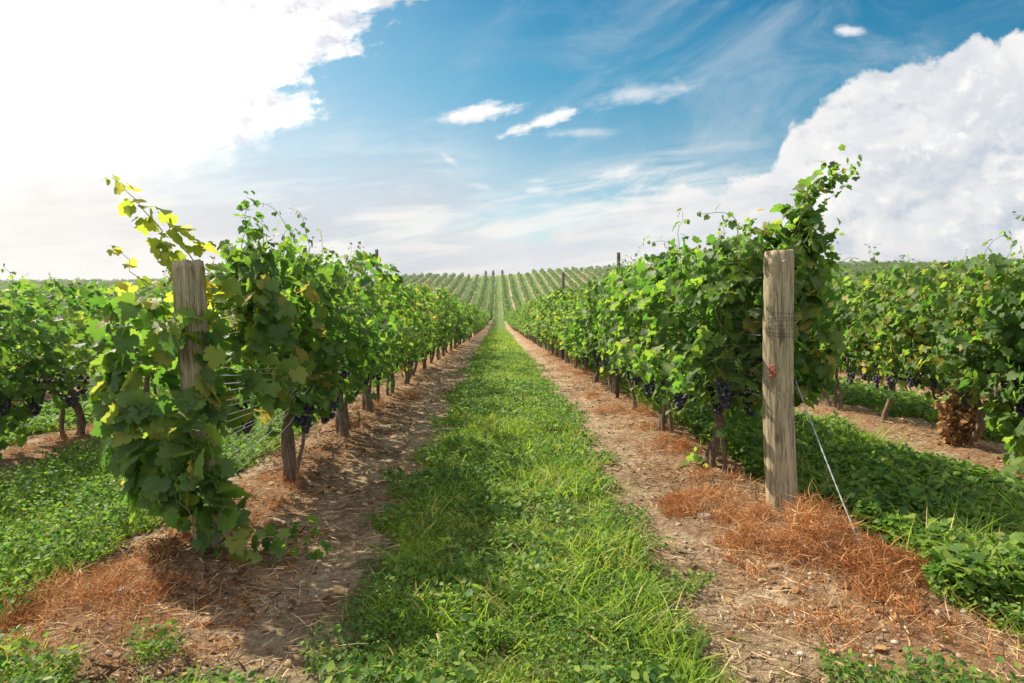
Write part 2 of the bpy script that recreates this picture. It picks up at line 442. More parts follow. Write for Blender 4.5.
def solid(name, fn, rough=0.8, spec=0.3, bump=None, dist=0.01, metallic=0.0):
    m_, t, out = mat(name)
    tcn = t.n.new('ShaderNodeTexCoord'); ob = tcn.outputs['Object']
    p = t.n.new('ShaderNodeBsdfPrincipled')
    t.put(p.inputs['Base Color'], fn(t, ob))
    p.inputs['Roughness'].default_value = rough
    p.inputs['Specular IOR Level'].default_value = spec
    p.inputs['Metallic'].default_value = metallic
    if bump:
        b = t.n.new('ShaderNodeBump'); b.inputs['Strength'].default_value = 0.9; b.inputs['Distance'].default_value = dist
        t.put(b.inputs['Height'], bump(t, ob)); t.l.new(b.outputs[0], p.inputs['Normal'])
    t.l.new(p.outputs[0], out.inputs[0])
    return m_
def _sv(t, ob, sx, sy, sz):
    x, y, z = t.xyz(ob)[0:3]
    return t.vec(t.mul(x, sx), t.mul(y, sy), t.mul(z, sz))
def wood_col(t, ob):
    g = t.noise(_sv(t, ob, 30, 30, 2.2), 1.0, 6, 0.65, 1.2)
    fine = t.noise(_sv(t, ob, 140, 140, 6), 1.0, 4, 0.6)
    big = t.noise(_sv(t, ob, 4, 4, 2.5), 1.0, 4, 0.6)
    c_ = t.ramp(g, [(0.32, (0.10, 0.075, 0.04)), (0.44, (0.25, 0.205, 0.135)), (0.58, (0.40, 0.32, 0.19)), (0.75, (0.49, 0.41, 0.26))])
    c_ = t.mix(t.ss(big, 0.45, 0.7, 0, 0.5), c_, (0.25, 0.25, 0.15, 1))
    crk = t.noise(_sv(t, ob, 45, 45, 1.1), 1.0, 3, 0.5, 2.0)
    c_ = t.mix(t.mul(t.ss(crk, 0.475, 0.50), t.ss(crk, 0.525, 0.50)), c_, (0.06, 0.045, 0.03, 1))
    kn = t.n.new('ShaderNodeTexVoronoi'); t.put(kn.inputs['Vector'], _sv(t, ob, 7, 7, 3.2)); kn.inputs['Scale'].default_value = 1.0
    c_ = t.mix(t.ss(kn.outputs['Distance'], 0.20, 0.08, 0, 0.8), c_, (0.10, 0.07, 0.045, 1))
    c_ = t.mix(t.ss(fine, 0.60, 0.72, 0, 0.6), c_, (0.11, 0.08, 0.05, 1))
    return c_
def wood_bump(t, ob):
    return t.add(t.noise(_sv(t, ob, 30, 30, 2.2), 1.0, 6, 0.65, 1.2), t.mul(t.noise(_sv(t, ob, 140, 140, 6), 1.0, 4, 0.6), 0.5))
M_wood = solid('weathered_wood', wood_col, 0.85, 0.2, wood_bump, 0.012)
M_bark = solid('vine_bark', lambda t, ob: t.ramp(t.noise(_sv(t, ob, 60, 60, 9), 1, 5, 0.65), [(0.3, (0.06, 0.04, 0.028)), (0.55, (0.17, 0.12, 0.085)), (0.8, (0.32, 0.25, 0.18))]),
               0.9, 0.2, lambda t, ob: t.noise(_sv(t, ob, 70, 70, 10), 1, 5, 0.65), 0.02)
M_cane = solid('green_cane', lambda t, ob: t.ramp(t.noise(ob, 9, 3), [(0.3, (0.12, 0.16, 0.04)), (0.7, (0.22, 0.15, 0.07))]), 0.6, 0.3)
M_grape = solid('grape_skin', lambda t, ob: t.ramp(t.noise(ob, 45, 3), [(0.35, (0.010, 0.008, 0.025)), (0.7, (0.045, 0.045, 0.10))]), 0.45, 0.4)
M_steel = solid('galvanised_wire', lambda t, ob: t.ramp(t.noise(ob, 60, 3), [(0.3, (0.20, 0.21, 0.22)), (0.7, (0.38, 0.39, 0.40))]), 0.55, 0.4, metallic=0.3)
M_darkpost = solid('dark_steel_post', lambda t, ob: t.ramp(t.noise(ob, 25, 3), [(0.3, (0.03, 0.028, 0.026)), (0.7, (0.09, 0.07, 0.055))]), 0.7, 0.3)
M_net = solid('netting_cord', lambda t, ob: t.ramp(t.noise(ob, 40, 2), [(0.3, (0.03, 0.035, 0.035)), (0.7, (0.10, 0.11, 0.11))]), 0.7, 0.2)
M_netpale = solid('pale_netting_cord', lambda t, ob: t.ramp(t.noise(ob, 40, 2), [(0.3, (0.45, 0.45, 0.42)), (0.7, (0.7, 0.7, 0.66))]), 0.6, 0.3)
M_red = solid('faded_red_paint', lambda t, ob: t.ramp(t.noise(ob, 90, 4, 0.7), [(0.35, (0.20, 0.13, 0.09)), (0.5, (0.38, 0.05, 0.03))]), 0.8, 0.2)
M_stone = solid('pale_stone', lambda t, ob: t.ramp(t.noise(ob, 18, 4), [(0.3, (0.24, 0.19, 0.14)), (0.7, (0.48, 0.42, 0.34))]), 0.9, 0.2,
                lambda t, ob: t.noise(ob, 30, 4), 0.02)

def _clod(t, ob):
    g = t.n.new('ShaderNodeNewGeometry')
    return t.ramp(g.outputs['Random Per Island'], [(0.0, (0.13, 0.085, 0.055)), (0.6, (0.30, 0.215, 0.145)), (0.9, (0.38, 0.29, 0.20)), (1.0, (0.44, 0.39, 0.32))])
M_clod = solid('soil_clod', _clod, 0.95, 0.1)

# ------------------------------------------------------------------ ground sheet
def ground_material():
    m_, t, out = mat('vineyard_soil')
    tcn = t.n.new('ShaderNodeTexCoord'); ob = tcn.outputs['Object']
    a1 = t.n.new('ShaderNodeAttribute'); a1.attribute_name = 'strip'
    a2 = t.n.new('ShaderNodeAttribute'); a2.attribute_name = 'rowd'
    s = a1.outputs['Fac']; rd = a2.outputs['Fac']
    x, y, z = t.xyz(ob)[0:3]
    nbig = t.noise(ob, 0.7, 4, 0.6); nmid = t.noise(ob, 4.0, 6, 0.65); nfin = t.noise(ob, 28, 6, 0.7); ngr = t.noise(ob, 120, 4, 0.7)
    soil = t.ramp(nmid, [(0.27, (0.17, 0.105, 0.058)), (0.39, (0.36, 0.25, 0.145)), (0.50, (0.54, 0.41, 0.26)), (0.66, (0.62, 0.49, 0.32))])
    soil = t.mix(t.ss(nfin, 0.35, 0.62, 0.65, 0.0), soil, (0.13, 0.08, 0.05, 1))
    soil = t.mix(t.ss(ngr, 0.60, 0.75, 0, 0.5), soil, (0.56, 0.46, 0.34, 1))
    soil = t.mix(t.ss(nbig, 0.52, 0.36, 0.0, 0.55), soil, (0.17, 0.10, 0.055, 1))
    # reddish mulch of dead weeds under the vines
    mul = t.ramp(nfin, [(0.3, (0.11, 0.055, 0.028)), (0.5, (0.29, 0.155, 0.075)), (0.7, (0.46, 0.29, 0.16))])
    mm = t.ss(t.add(rd, t.mul(t.sub(nmid, 0.5), 1.3)), 0.62, 0.15, 0.0, 0.75)
    soil = t.mix(mm, soil, mul)
    gr = t.ramp(nfin, [(0.3, (0.07, 0.075, 0.025)), (0.55, (0.14, 0.15, 0.045)), (0.75, (0.25, 0.22, 0.10))])
    far = t.ss(y, 14.0, 60.0)
    grf = t.mix(t.ss(nbig, 0.35, 0.7, 0.0, 0.6), (0.085, 0.165, 0.028, 1), (0.16, 0.20, 0.055, 1))
    gr = t.mix(far, gr, t.mix(0.25, grf, gr))
    gm = t.ss(t.add(t.sub(s, t.mul(far, 0.22)), t.add(t.mul(t.sub(t.noise(ob, 0.12, 3), 0.5), t.mul(far, 0.9)), t.add(t.mul(t.sub(nmid, 0.5), 0.75), t.mul(t.sub(nfin, 0.5), 0.3)))), 0.10, -0.12)
    col = t.mix(gm, soil, gr)
    p = t.n.new('ShaderNodeBsdfPrincipled'); t.put(p.inputs['Base Color'], col)
    p.inputs['Roughness'].default_value = 0.95; p.inputs['Specular IOR Level'].default_value = 0.1
    b = t.n.new('ShaderNodeBump'); b.inputs['Strength'].default_value = 1.0; b.inputs['Distance'].default_value = 0.08
    t.put(b.inputs['Height'], t.add(t.mul(nfin, 0.8), t.mul(ngr, 0.35))); t.l.new(b.outputs[0], p.inputs['Normal'])
    t.l.new(p.outputs[0], out.inputs[0])
    return m_
gx = np.unique(np.round(np.concatenate([np.arange(-9, 9.01, 0.06), np.arange(-30, 30, 0.2), np.arange(-215, 215, 0.525), np.linspace(-430, 430, 41)]), 3))
gy_ = [-120, -60, -25, -12, -6, -3, -1]
q_ = 0.0
while q_ < 12: gy_.append(q_); q_ += 0.06
while q_ < 430: gy_.append(q_); q_ += 0.06 + 0.016 * (q_ - 12)
gy_ = np.array(gy_)
GX, GY = np.meshgrid(gx, gy_)
GZ = gz(GX, GY)
V_ = np.stack([GX, GY, GZ], -1).reshape(-1, 3)
nx, ny = len(gx), len(gy_)
i_ = (np.arange(ny - 1)[:, None] * nx + np.arange(nx - 1)[None]).ravel()
me = mesh_np('ground', V_, [np.stack([i_, i_ + 1, i_ + nx + 1, i_ + nx], -1)], ground_material(), smooth=True)
a_ = me.attributes.new('strip', 'FLOAT', 'POINT'); a_.data.foreach_set('value', strip(GX, GY).ravel().astype(np.float32))
a_ = me.attributes.new('rowd', 'FLOAT', 'POINT'); a_.data.foreach_set('value', dist_row(GX).ravel().astype(np.float32))
tag(link('ground', me), 'gently dipping vineyard ground of bare soil and mown green strips', None, None, 'structure')

# ------------------------------------------------------------------ summer haze
HAZE = 0.00040
if HAZE:
    X0, X1, Y0, Y1, Z0, Z1 = -440, 440, -130, 440, -6.0, 26.0
    Vh = np.array([(X, Y, Z) for X in (X0, X1) for Y in (Y0, Y1) for Z in (Z0, Z1)], float)
    hm, ht, ho = mat('summer_haze')
    pv = ht.n.new('ShaderNodeVolumePrincipled')
    pv.inputs['Color'].default_value = (0.93, 0.95, 1.0, 1)
    pv.inputs['Density'].default_value = HAZE
    pv.inputs['Anisotropy'].default_value = 0.72
    ht.l.new(pv.outputs[0], ho.inputs['Volume'])
    hz = link('haze', mesh_np('haze', Vh, [np.array([(0, 1, 3, 2), (4, 6, 7, 5), (0, 4, 5, 1), (2, 3, 7, 6), (0, 2, 6, 4), (1, 5, 7, 3)])], hm))
    tag(hz, 'thin warm summer haze softening the far slope', None, None, 'stuff')

# ------------------------------------------------------------------ vine leaf templates
_half = [(0.07, -0.12), (0.20, -0.19), (0.33, -0.16), (0.38, -0.05), (0.50, 0.00), (0.49, 0.12), (0.58, 0.22), (0.50, 0.30), (0.43, 0.36), (0.57, 0.48), (0.50, 0.56),
         (0.50, 0.67), (0.37, 0.68), (0.25, 0.66), (0.27, 0.79), (0.16, 0.84), (0.12, 0.94)]
def leaf_template(seed):
    r = np.random.default_rng(seed)
    pts = [(0.0, 0.02)] + _half + [(0, 1.02)] + [(-a, b) for a, b in reversed(_half)]
    pts = [(a * (1 + r.uniform(-.08, .08)), b + r.uniform(-.03, .03)) for a, b in pts]
    P = np.array([(0, 0.32)] + pts)
    z = 0.16 * np.abs(P[:, 0]) ** 1.2 - 0.30 * np.clip(P[:, 1] - 0.25, 0, None) ** 2 + r.uniform(-.035, .035, len(P)) - 0.10 * P[:, 0] ** 2
    n = len(pts)
    F = np.array([(0, 1 + i, 1 + (i + 1) % n) for i in range(n)])[:, ::-1]
    return np.column_stack([P - [0, 0.02], z]), [F]
LEAVES = [leaf_template(i) for i in range(4)]
def put_leaves(acc, pos, N, T, s):
    pos = np.asarray(pos); n = len(pos)
    w = R_.integers(0, 4, n)
    sx = np.stack([s * R_.uniform(.85, 1.15, n), s, s * R_.uniform(.6, 1.8, n)], 1)
    for k in range(4):
        m_ = w == k
        scatter(LEAVES[k][0], LEAVES[k][1], pos[m_], N[m_], T[m_], sx[m_], acc)

def grow(rng, p0, d0, length, step=0.052, catch=0.22, top=1.75, wander=0.16, up=0.05):
    P = [np.array(p0, float)]; d = np.array(d0, float); d /= np.linalg.norm(d)
    for i in range(int(length / step)):
        d = d + rng.normal(size=3) * wander
        x, y, z = P[-1]
        d[2] += up
        if abs(x) > catch and z < top: d[0] -= 0.35 * np.sign(x)
        if z > top: d[2] -= 0.28; d[0] += 0.10 * np.sign(x + rng.normal() * .05)
        d /= np.linalg.norm(d)
        P.append(P[-1] + d * step)
    return np.array(P)
def shoot_leaves(rng, P, size, taper=True, back=None):
    n = len(P)
    t = np.arange(n) / max(n - 1, 1)
    side = np.where(np.arange(n) % 2 == 0, 1, -1)[:, None]
    T = np.gradient(P, axis=0); T /= np.linalg.norm(T, axis=1)[:, None] + 1e-9
    A = np.cross(T, rng.normal(size=(n, 3)) * .5 + np.array([0, 1.0, 0])); A /= np.linalg.norm(A, axis=1)[:, None] + 1e-9
    out = A * side + rng.normal(size=(n, 3)) * 0.35
    out /= np.linalg.norm(out, axis=1)[:, None]
    s = size * rng.uniform(0.75, 1.2, n) * (np.clip(1.45 - 1.1 * t, 0.3, 1) if taper else 1)
    pos = P + out * (s * 0.55)[:, None]
    N = out * 0.5 + np.array([0, 0, 0.6]) + rng.normal(size=(n, 3)) * 0.55
    Td = out * 0.7 + np.array([0, 0, -0.5]) + rng.normal(size=(n, 3)) * 0.4
    return pos, N, Td, s

def make_vine_meshes(seed, dense=1.0, grapes=True, skirt=1.0):
    rng = np.random.default_rng(seed)
    tr = Acc(); cn = Acc(); lf = Acc()
    heads = []
    stems = int(rng.choice([1, 2, 3], p=[.2, .5, .3]))
    for k in range(stems):
        z = np.linspace(-0.12, 0.80, 12)
        lean = rng.uniform(-.26, .26); lx = rng.uniform(-.12, .12)
        ph = rng.uniform(0, 6.3)
        ys = lean * (z / .8) * 1.3 + 0.045 * np.sin(z * 8 + ph) + (k - (stems - 1) / 2) * 0.13
        xs = lx * (z / .8) + 0.025 * np.sin(z * 9 + ph * 2) + rng.uniform(-.03, .03)
        r = (0.032 if k == 0 else 0.017) * rng.uniform(.75, 1.2) * (1.25 - 0.45 * (z + .1)) + rng.uniform(-.004, .006, 12)
        r[0:2] *= 1.35
        tr.add(*tube(np.stack([xs, ys, z], 1), np.clip(r, .012, 1), 8))
        heads.append((xs[-1], ys[-1], z[-1]))
    for sgn in (-1, 1):
        h = heads[rng.integers(0, stems)]
        tt = np.linspace(0, 1, 9)
        y = h[1] + sgn * (0.86 * tt)
        x = h[0] * (1 - tt) + 0.03 * np.sin(tt * 8 + sgn)
        z = h[2] - 0.03 + 0.07 * np.sin(tt * 2.0) + 0.012 * np.sin(tt * 15)
        tr.add(*tube(np.stack([x, y, z], 1), np.linspace(.022, .011, 9), 6))
    # leafy shoots
    PS = [[], [], [], []]
    ns = int(36 * dense)
    for k in range(ns):
        y0 = rng.uniform(-.86, .86)
        P = grow(rng, (rng.uniform(-.04, .04), y0, .80), (rng.normal() * .45, rng.normal() * .18, 1.0), rng.uniform(0.75, 1.30) + (0.45 if rng.random() < .16 else 0), top=rng.uniform(1.55, 2.12))
        if rng.random() < .24:
            P = grow(rng, (0, y0, rng.uniform(.82, 1.5)), (rng.choice([-1, 1]) * 1.0, rng.normal() * .3, .35), rng.uniform(.45, .8), up=-0.03, catch=9)
        cn.add(*tube(P, np.linspace(.0045, .0018, len(P)), 3, cap=False))
        for L_, q in zip(PS, shoot_leaves(rng, P, 0.080)): L_.append(q)
    # outer wall of leaves
    n = int(1700 * dense)
    sx = rng.choice([-1, 1], n)
    z = rng.uniform(.62, 1.72, n)
    wdt = 0.20 + 0.15 * np.sin(np.clip((z - .45) / 1.35, 0, 1) * np.pi) ** .7
    y = rng.uniform(-.88, .88, n)
    lump = .6 * vn(y * 2.4 + seed * 9.7, z * 2.8 + sx * 40 + 100) + .4 * vn(y * 6 + seed * 3.7, z * 6 + sx * 20 + 50)
    keep = rng.random(n) < np.clip(-0.35 + 2.2 * lump, 0.03, 1)
    pos = np.stack([sx * (wdt * (0.0 + 1.95 * lump) + rng.normal(size=n) * .06), y, z], 1)
    N = np.stack([sx * .5, rng.normal(size=n) * .3, np.full(n, .6)], 1) + rng.normal(size=(n, 3)) * .65
    T = np.stack([sx * .45, rng.normal(size=n) * .7, np.full(n, -.6)], 1)
    s = rng.uniform(.038, .068, n) + .045 * rng.random(n) ** 3
    for L_, q in zip(PS, (pos, N, T, s)): L_.append(q[keep])
    # a few low leaves under the fruit wire
    n = int(70 * skirt)
    pos = np.stack([rng.normal(size=n) * .16, rng.normal(size=n) * .45, rng.uniform(.42, .75, n)], 1)
    N = rng.normal(size=(n, 3)) * .5 + np.array([0, 0, .6]); N[:, 0] += np.sign(pos[:, 0]) * .5
    T = np.stack([np.sign(pos[:, 0]) * .4, rng.normal(size=n) * .4, np.full(n, -.9)], 1)
    for L_, q in zip(PS, (pos, N, T, rng.uniform(.05, .095, n))): L_.append(q)
    put_leaves(lf, *[np.concatenate(q) for q in PS])
    out = {'trunk': tr.mesh('trunk', M_bark, True), 'canes': cn.mesh('canes', M_cane), 'foliage': lf.mesh('foliage', M_vine)}
    # one mesh for the vines too far off to show parts
    whole = Acc(); whole.v = tr.v + lf.v; whole.n = tr.n + lf.n
    whole.f = {}
    nt = 0
    fm = {}
    for src, off, mi in ((tr, 0, 0), (lf, tr.n, 1)):
        for kk, arrs in src.f.items():
            for arr in arrs:
                whole.f.setdefault(kk, []).append(arr + off); fm.setdefault(kk, []).append(np.full(len(arr), mi))
    out['whole'] = mesh_np('grapevine', np.concatenate(whole.v), [np.concatenate(a) for a in whole.f.values()], [M_bark, M_vine], False,
                           np.concatenate([np.concatenate(a) for a in fm.values()]))
    return out

def ico(sub=1):
    import bmesh
    bm = bmesh.new(); bmesh.ops.create_icosphere(bm, subdivisions=sub, radius=1)
    V = np.array([v_.co[:] for v_ in bm.verts]); F = np.array([[q.index for q in f.verts] for f in bm.faces]); bm.free()
    return V, [F]
ICO1 = ico(1); ICO2 = ico(2)
def bunch_mesh(seed):
    rng = np.random.default_rng(seed)
    acc = Acc(); n = 48
    t = rng.random(n) ** 0.8
    r = 0.042 * (1 - t) ** .6 + 0.006
    a = rng.uniform(0, 6.3, n)
    pos = np.stack([r * np.cos(a), r * np.sin(a), -0.02 - 0.14 * t], 1)
    N = rng.normal(size=(n, 3)); T = rng.normal(size=(n, 3))
    scatter(ICO2[0], ICO2[1], pos, N, T, rng.uniform(.0095, .0125, n), acc)
    acc.add(*tube([(0, 0, .03), (0.004, 0, -.02), (0, 0, -.10)], .002, 4))
    return acc.mesh('grape_bunch', M_grape, True)
BUNCH = [bunch_mesh(90 + i) for i in range(3)]
VINES = [make_vine_meshes(100 + i) for i in range(7)]
LOOSE = [make_vine_meshes(200 + i, dense=.55) for i in range(5)]

# ------------------------------------------------------------------ rows of individual vines
ORD = ['first', 'second', 'third', 'fourth', 'fifth', 'sixth', 'seventh', 'eighth', 'ninth', 'tenth', 'eleventh', 'twelfth']
ROWNAME = {0: 'the row starting at the bare weathered post', -1: 'the row starting at the leaf-wrapped post',
           1: 'the next row over from the bare post', -2: 'the next row over from the leafy post',
           2: 'the third row out on the bare post side', -3: 'the third row out on the leafy post side',
           3: 'the fourth row out on the bare post side', -4: 'the fourth row out on the leafy post side'}
SHORT = {0: 'the bare weathered post', -1: 'the leaf-wrapped post'}
GROUPS = 'grapevines trained in long parallel rows'
def row_x(k): return ROWS_POS[k] if k >= 0 else ROWS_NEG[-k - 1]
PLAN = {0: (5.5, 58), -1: (5.35, 58), 1: (5.35, 46), -2: (5.6, 46), 2: (8.6, 27), -3: (8.8, 27), 3: (13, 19), -4: (13, 19)}
ROW_END = {}
vine_first = {}
def put_vine(k, i, x, y, nlab, extra=None, variant=None):
    pool = LOOSE if (k < 0 and i > 0 and R_.random() < .85) or (k >= 0 and i > 3 and R_.random() < .2) else VINES
    var = pool[int(R_.integers(0, len(pool)))]
    z = float(gz(x, y))
    flip = math.pi if R_.random() < .5 else 0
    sc = (float(R_.uniform(.82, 1.2)), float(R_.uniform(.95, 1.08)), float(R_.uniform(1.0, 1.08) if (y < 11 and k in (0, 1)) else R_.uniform(.78, 1.12)))
    if extra: lab = extra
    elif nlab <= 12:
        lab = f'{ORD[nlab - 1]} grapevine behind {SHORT[k]} along its row' if k in SHORT else f'{ORD[nlab - 1]} leafy grapevine of {ROWNAME[k]}'
    else: lab = f'far grapevine merging into the canopy of {ROWNAME[k]}'
    if y < 45:
        t = thing('grapevine', lab, 'grapevine', (x, y, z), GROUPS)
        t.rotation_euler.z = flip; t.scale = sc
        link('trunk', var['trunk'], t); link('foliage', var['foliage'], t)
        if y < 22:
            link('canes', var['canes'], t)
            for _ in range(11 if y < 12 else 5):
                b = link('grape_bunch', BUNCH[int(R_.integers(0, 3))], t)
                b.location = (float(R_.choice([-1, 1]) * R_.uniform(.08, .27)), float(R_.uniform(-.75, .75)), float(R_.uniform(.56, .80)))
                b.scale = (1.25, 1.25, 1.25)
                b.rotation_euler.z = float(R_.uniform(0, 6))
    else:
        t = link('grapevine', var['whole'], None, (x, y, z)); tag(t, lab, 'grapevine', GROUPS)
        t.rotation_euler.z = flip; t.scale = sc
    return t
EXTRA = {(0, 0): 'grapevine with dark grape bunches right behind the bare weathered post',
         (-1, 0): 'overgrown grapevine right behind the leaf-wrapped post'}
for k, (y0, n) in PLAN.items():
    x = row_x(k); y = y0
    for i in range(n):
        t = put_vine(k, i, x + float(R_.normal() * .03), y, i + 1, EXTRA.get((k, i)))
        if i == 0: vine_first[k] = t
        if (k, i) in ((0, 1), (1, 0), (1, 1), (-1, 1), (1, 2)): vine_first[(k, i)] = t
        y += 1.6 * float(R_.uniform(.92, 1.08) if k >= 0 else R_.uniform(.95, 1.2)) if k not in (1,) or i > 3 else 1.3
    ROW_END[k] = y

# shoots that stand out, each a part of its vine ------------------------------------------------
def part_shoot(vine, paths, size, dens=1, name='shoot', seed=0, thick=.005, spread=.10, lmat=None):
    rng = np.random.default_rng(400 + seed)
    lf = Acc(); cn = Acc()
    inv = vine.matrix_basis.inverted()
    for path in paths:
        path = np.array(path, float)
        seg = np.r_[0, np.cumsum(np.linalg.norm(np.diff(path, axis=0), axis=1))]
        m_ = max(4, int(seg[-1] / 0.055))
        tt = np.linspace(0, seg[-1], m_)
        P = np.stack([np.interp(tt, seg, path[:, j]) for j in range(3)], 1)
        P[1:-1] = (P[:-2] + P[1:-1] * 2 + P[2:]) / 4
        P = P + rng.normal(size=P.shape) * .008
        cn.add(*tube(P, np.linspace(thick, .0015, len(P)), 4, cap=False))
        for d in range(dens):
            pos, N, T, s = shoot_leaves(rng, P, size)
            if d: pos = pos + rng.normal(size=pos.shape) * spread * np.linspace(1, .6, len(pos))[:, None]
            put_leaves(lf, pos, N, T, s)
    V = np.concatenate(cn.v + lf.v); o = cn.n
    fs = []; fm = []
    for src, off, mi in ((cn, 0, 0), (lf, o, 1)):
        for a in src.f.values():
            a = np.concatenate(a) + off; fs.append(a); fm.append(np.full(len(a), mi))
    Mi = np.array(inv)
    V = V @ Mi[:3, :3].T + Mi[:3, 3]
    byk = {}
    for a, m2 in zip(fs, fm): byk.setdefault(a.shape[1], [[], []]); byk[a.shape[1]][0].append(a); byk[a.shape[1]][1].append(m2)
    me_ = mesh_np(name, V, [np.concatenate(q[0]) for q in byk.values()], [M_cane, lmat or M_vine], False, np.concatenate([np.concatenate(q[1]) for q in byk.values()]))
    return link(name, me_, vine)
bpy.context.view_layer.update()
A0 = vine_first[-1]; B0 = vine_first[0]
part_shoot(A0, [[(-1.60, 3.95, 1.30), (-1.70, 3.9, 1.64), (-1.84, 3.9, 1.78), (-1.97, 3.9, 1.93), (-2.08, 3.9, 2.05), (-2.15, 3.9, 2.11)]], .125, 3, seed=1, spread=.035, lmat=M_backlit)
part_shoot(A0, [[(-1.55, 4.3, 1.2), (-1.60, 4.4, 1.59), (-1.63, 4.4, 1.78), (-1.58, 4.4, 1.97), (-1.61, 4.4, 2.07)],
                [(-1.45, 4.7, 1.3), (-1.535, 4.5, 1.615), (-1.43, 4.5, 1.76), (-1.38, 4.5, 1.83)],
                [(-1.5, 5.0, 1.4), (-1.50, 5.0, 1.56), (-1.36, 5.0, 1.72), (-1.20, 5.0, 1.78)],
                [(-1.5, 4.4, 1.3), (-1.5, 4.3, 1.62), (-1.42, 4.25, 1.80), (-1.46, 4.2, 1.93)], [(-1.5, 4.5, 1.3), (-1.62, 4.3, 1.60), (-1.55, 4.3, 1.78)]], .10, 5, seed=2, spread=.06)
part_shoot(A0, [[(-1.60, 3.85, 1.05), (-1.70, 3.75, 1.24), (-1.83, 3.75, 1.43), (-1.94, 3.75, 1.54), (-2.04, 3.75, 1.69)]], .11, 2, seed=3, lmat=M_backlit)
part_shoot(A0, [[(-1.62, 3.6, .75), (-1.57, 3.58, .40), (-1.46, 3.58, .22), (-1.30, 3.6, .17), (-1.10, 3.62, .17), (-.93, 3.65, .15)],
                [(-1.75, 3.6, .70), (-1.66, 3.5, .45), (-1.55, 3.5, .22)]], .115, 4, seed=4, spread=.05)
def wrap(n, seed, cx, cy_, zr, rx, ry, size, vine, front=True):
    """a mantle of leaves hanging round the post"""
    rng = np.random.default_rng(seed); lf = Acc()
    a = rng.uniform(0, 2 * np.pi, n)
    z = rng.uniform(zr[0], zr[1], n)
    lump = vn(a * 2.2 + seed, z * 4.2 + 7)
    keep = rng.random(n) < np.clip(lump * 1.9 - .25, 0, 1)
    r = 0.55 + .5 * lump
    pos = np.stack([cx + rx * r * np.cos(a) + rng.normal(size=n) * .03, cy_ + ry * r * np.sin(a), z], 1)
    o = np.stack([np.cos(a), np.sin(a), np.zeros(n)], 1)
    N = o * .6 + np.array([0, 0, .55]) + rng.normal(size=(n, 3)) * .45
    T = o * .5 + np.array([0, 0, -.7]) + rng.normal(size=(n, 3)) * .4
    put_leaves(lf, pos[keep], N[keep], T[keep], (rng.uniform(.8, 1.25, n) * size)[keep])
    V = np.concatenate(lf.v); Mi = np.array(vine.matrix_basis.inverted()); V = V @ Mi[:3, :3].T + Mi[:3, 3]
    return link('foliage', mesh_np('foliage', V, [np.concatenate(q) for q in lf.f.values()], M_vine), vine)
wrap(230, 61, -1.90, 3.95, (.62, 1.30), .30, .42, .10, A0)
wrap(150, 62, -1.82, 3.78, (.30, .95), .24, .30, .105, A0)
wrap(200, 65, -1.84, 3.70, (.75, 1.44), .30, .15, .105, A0)
wrap(90, 66, -1.74, 3.68, (.30, .60), .22, .14, .115, A0)
wrap(620, 63, -1.55, 4.75, (.72, 1.60), .34, .80, .088, A0)
part_shoot(B0, [[(1.95, 4.8, 1.2), (2.01, 4.75, 1.54), (2.04, 4.75, 1.85), (2.10, 4.75, 2.06), (2.20, 4.75, 2.20), (2.34, 4.75, 2.30), (2.43, 4.75, 2.35)]], .105, 14, seed=11, thick=.008, spread=.085)
part_shoot(B0, [[(2.02, 4.8, 1.5), (2.004, 4.75, 1.78), (1.86, 4.75, 1.89), (1.70, 4.75, 1.96)],
                [(2.03, 4.8, 1.7), (2.13, 4.8, 1.89), (2.27, 4.8, 1.96), (2.36, 4.8, 1.87)],
                [(1.95, 4.8, 1.4), (2.05, 4.75, 1.70), (2.16, 4.75, 1.82), (2.30, 4.75, 1.78)]], .09, 9, seed=12, spread=.075)
part_shoot(B0, [[(1.9, 4.9, 1.0), (2.1, 4.9, 1.3), (2.22, 4.9, 1.44), (2.40, 4.9, 1.68), (2.54, 4.9, 1.73)],
                [(1.9, 4.9, .9), (2.05, 4.8, 1.1), (2.15, 4.75, 1.2), (2.2, 4.75, .95)],
                [(1.5, 5.5, 1.3), (1.496, 5.55, 1.73), (1.476, 5.6, 1.97), (1.515, 5.6, 2.16)],
                [(1.6, 5.2, 1.3), (1.62, 5.2, 1.72), (1.70, 5.2, 1.86)]], .10, 2, seed=13, spread=.05)
wrap(700, 64, 1.85, 4.95, (.72, 1.62), .36, .45, .09, B0)
wrap(300, 67, 2.14, 4.9, (.80, 1.60), .24, .35, .095, B0)
wrap(280, 68, 1.98, 4.85, (1.45, 1.90), .34, .25, .09, B0)
part_shoot(vine_first[(1, 1)], [[(4.4, 7.8, 1.3), (4.456, 8.0, 1.64), (4.424, 8.0, 1.93), (4.454, 8.0, 2.13)]], .10, 1, seed=14)
part_shoot(vine_first[(0, 1)], [[(1.64, 5.75, .02), (1.62, 5.55, .14), (1.60, 5.45, .26), (1.66, 5.42, .36)], [(1.64, 5.7, .02), (1.72, 5.5, .1), (1.70, 5.4, .18)]], .075, 1, name='sucker', seed=15)
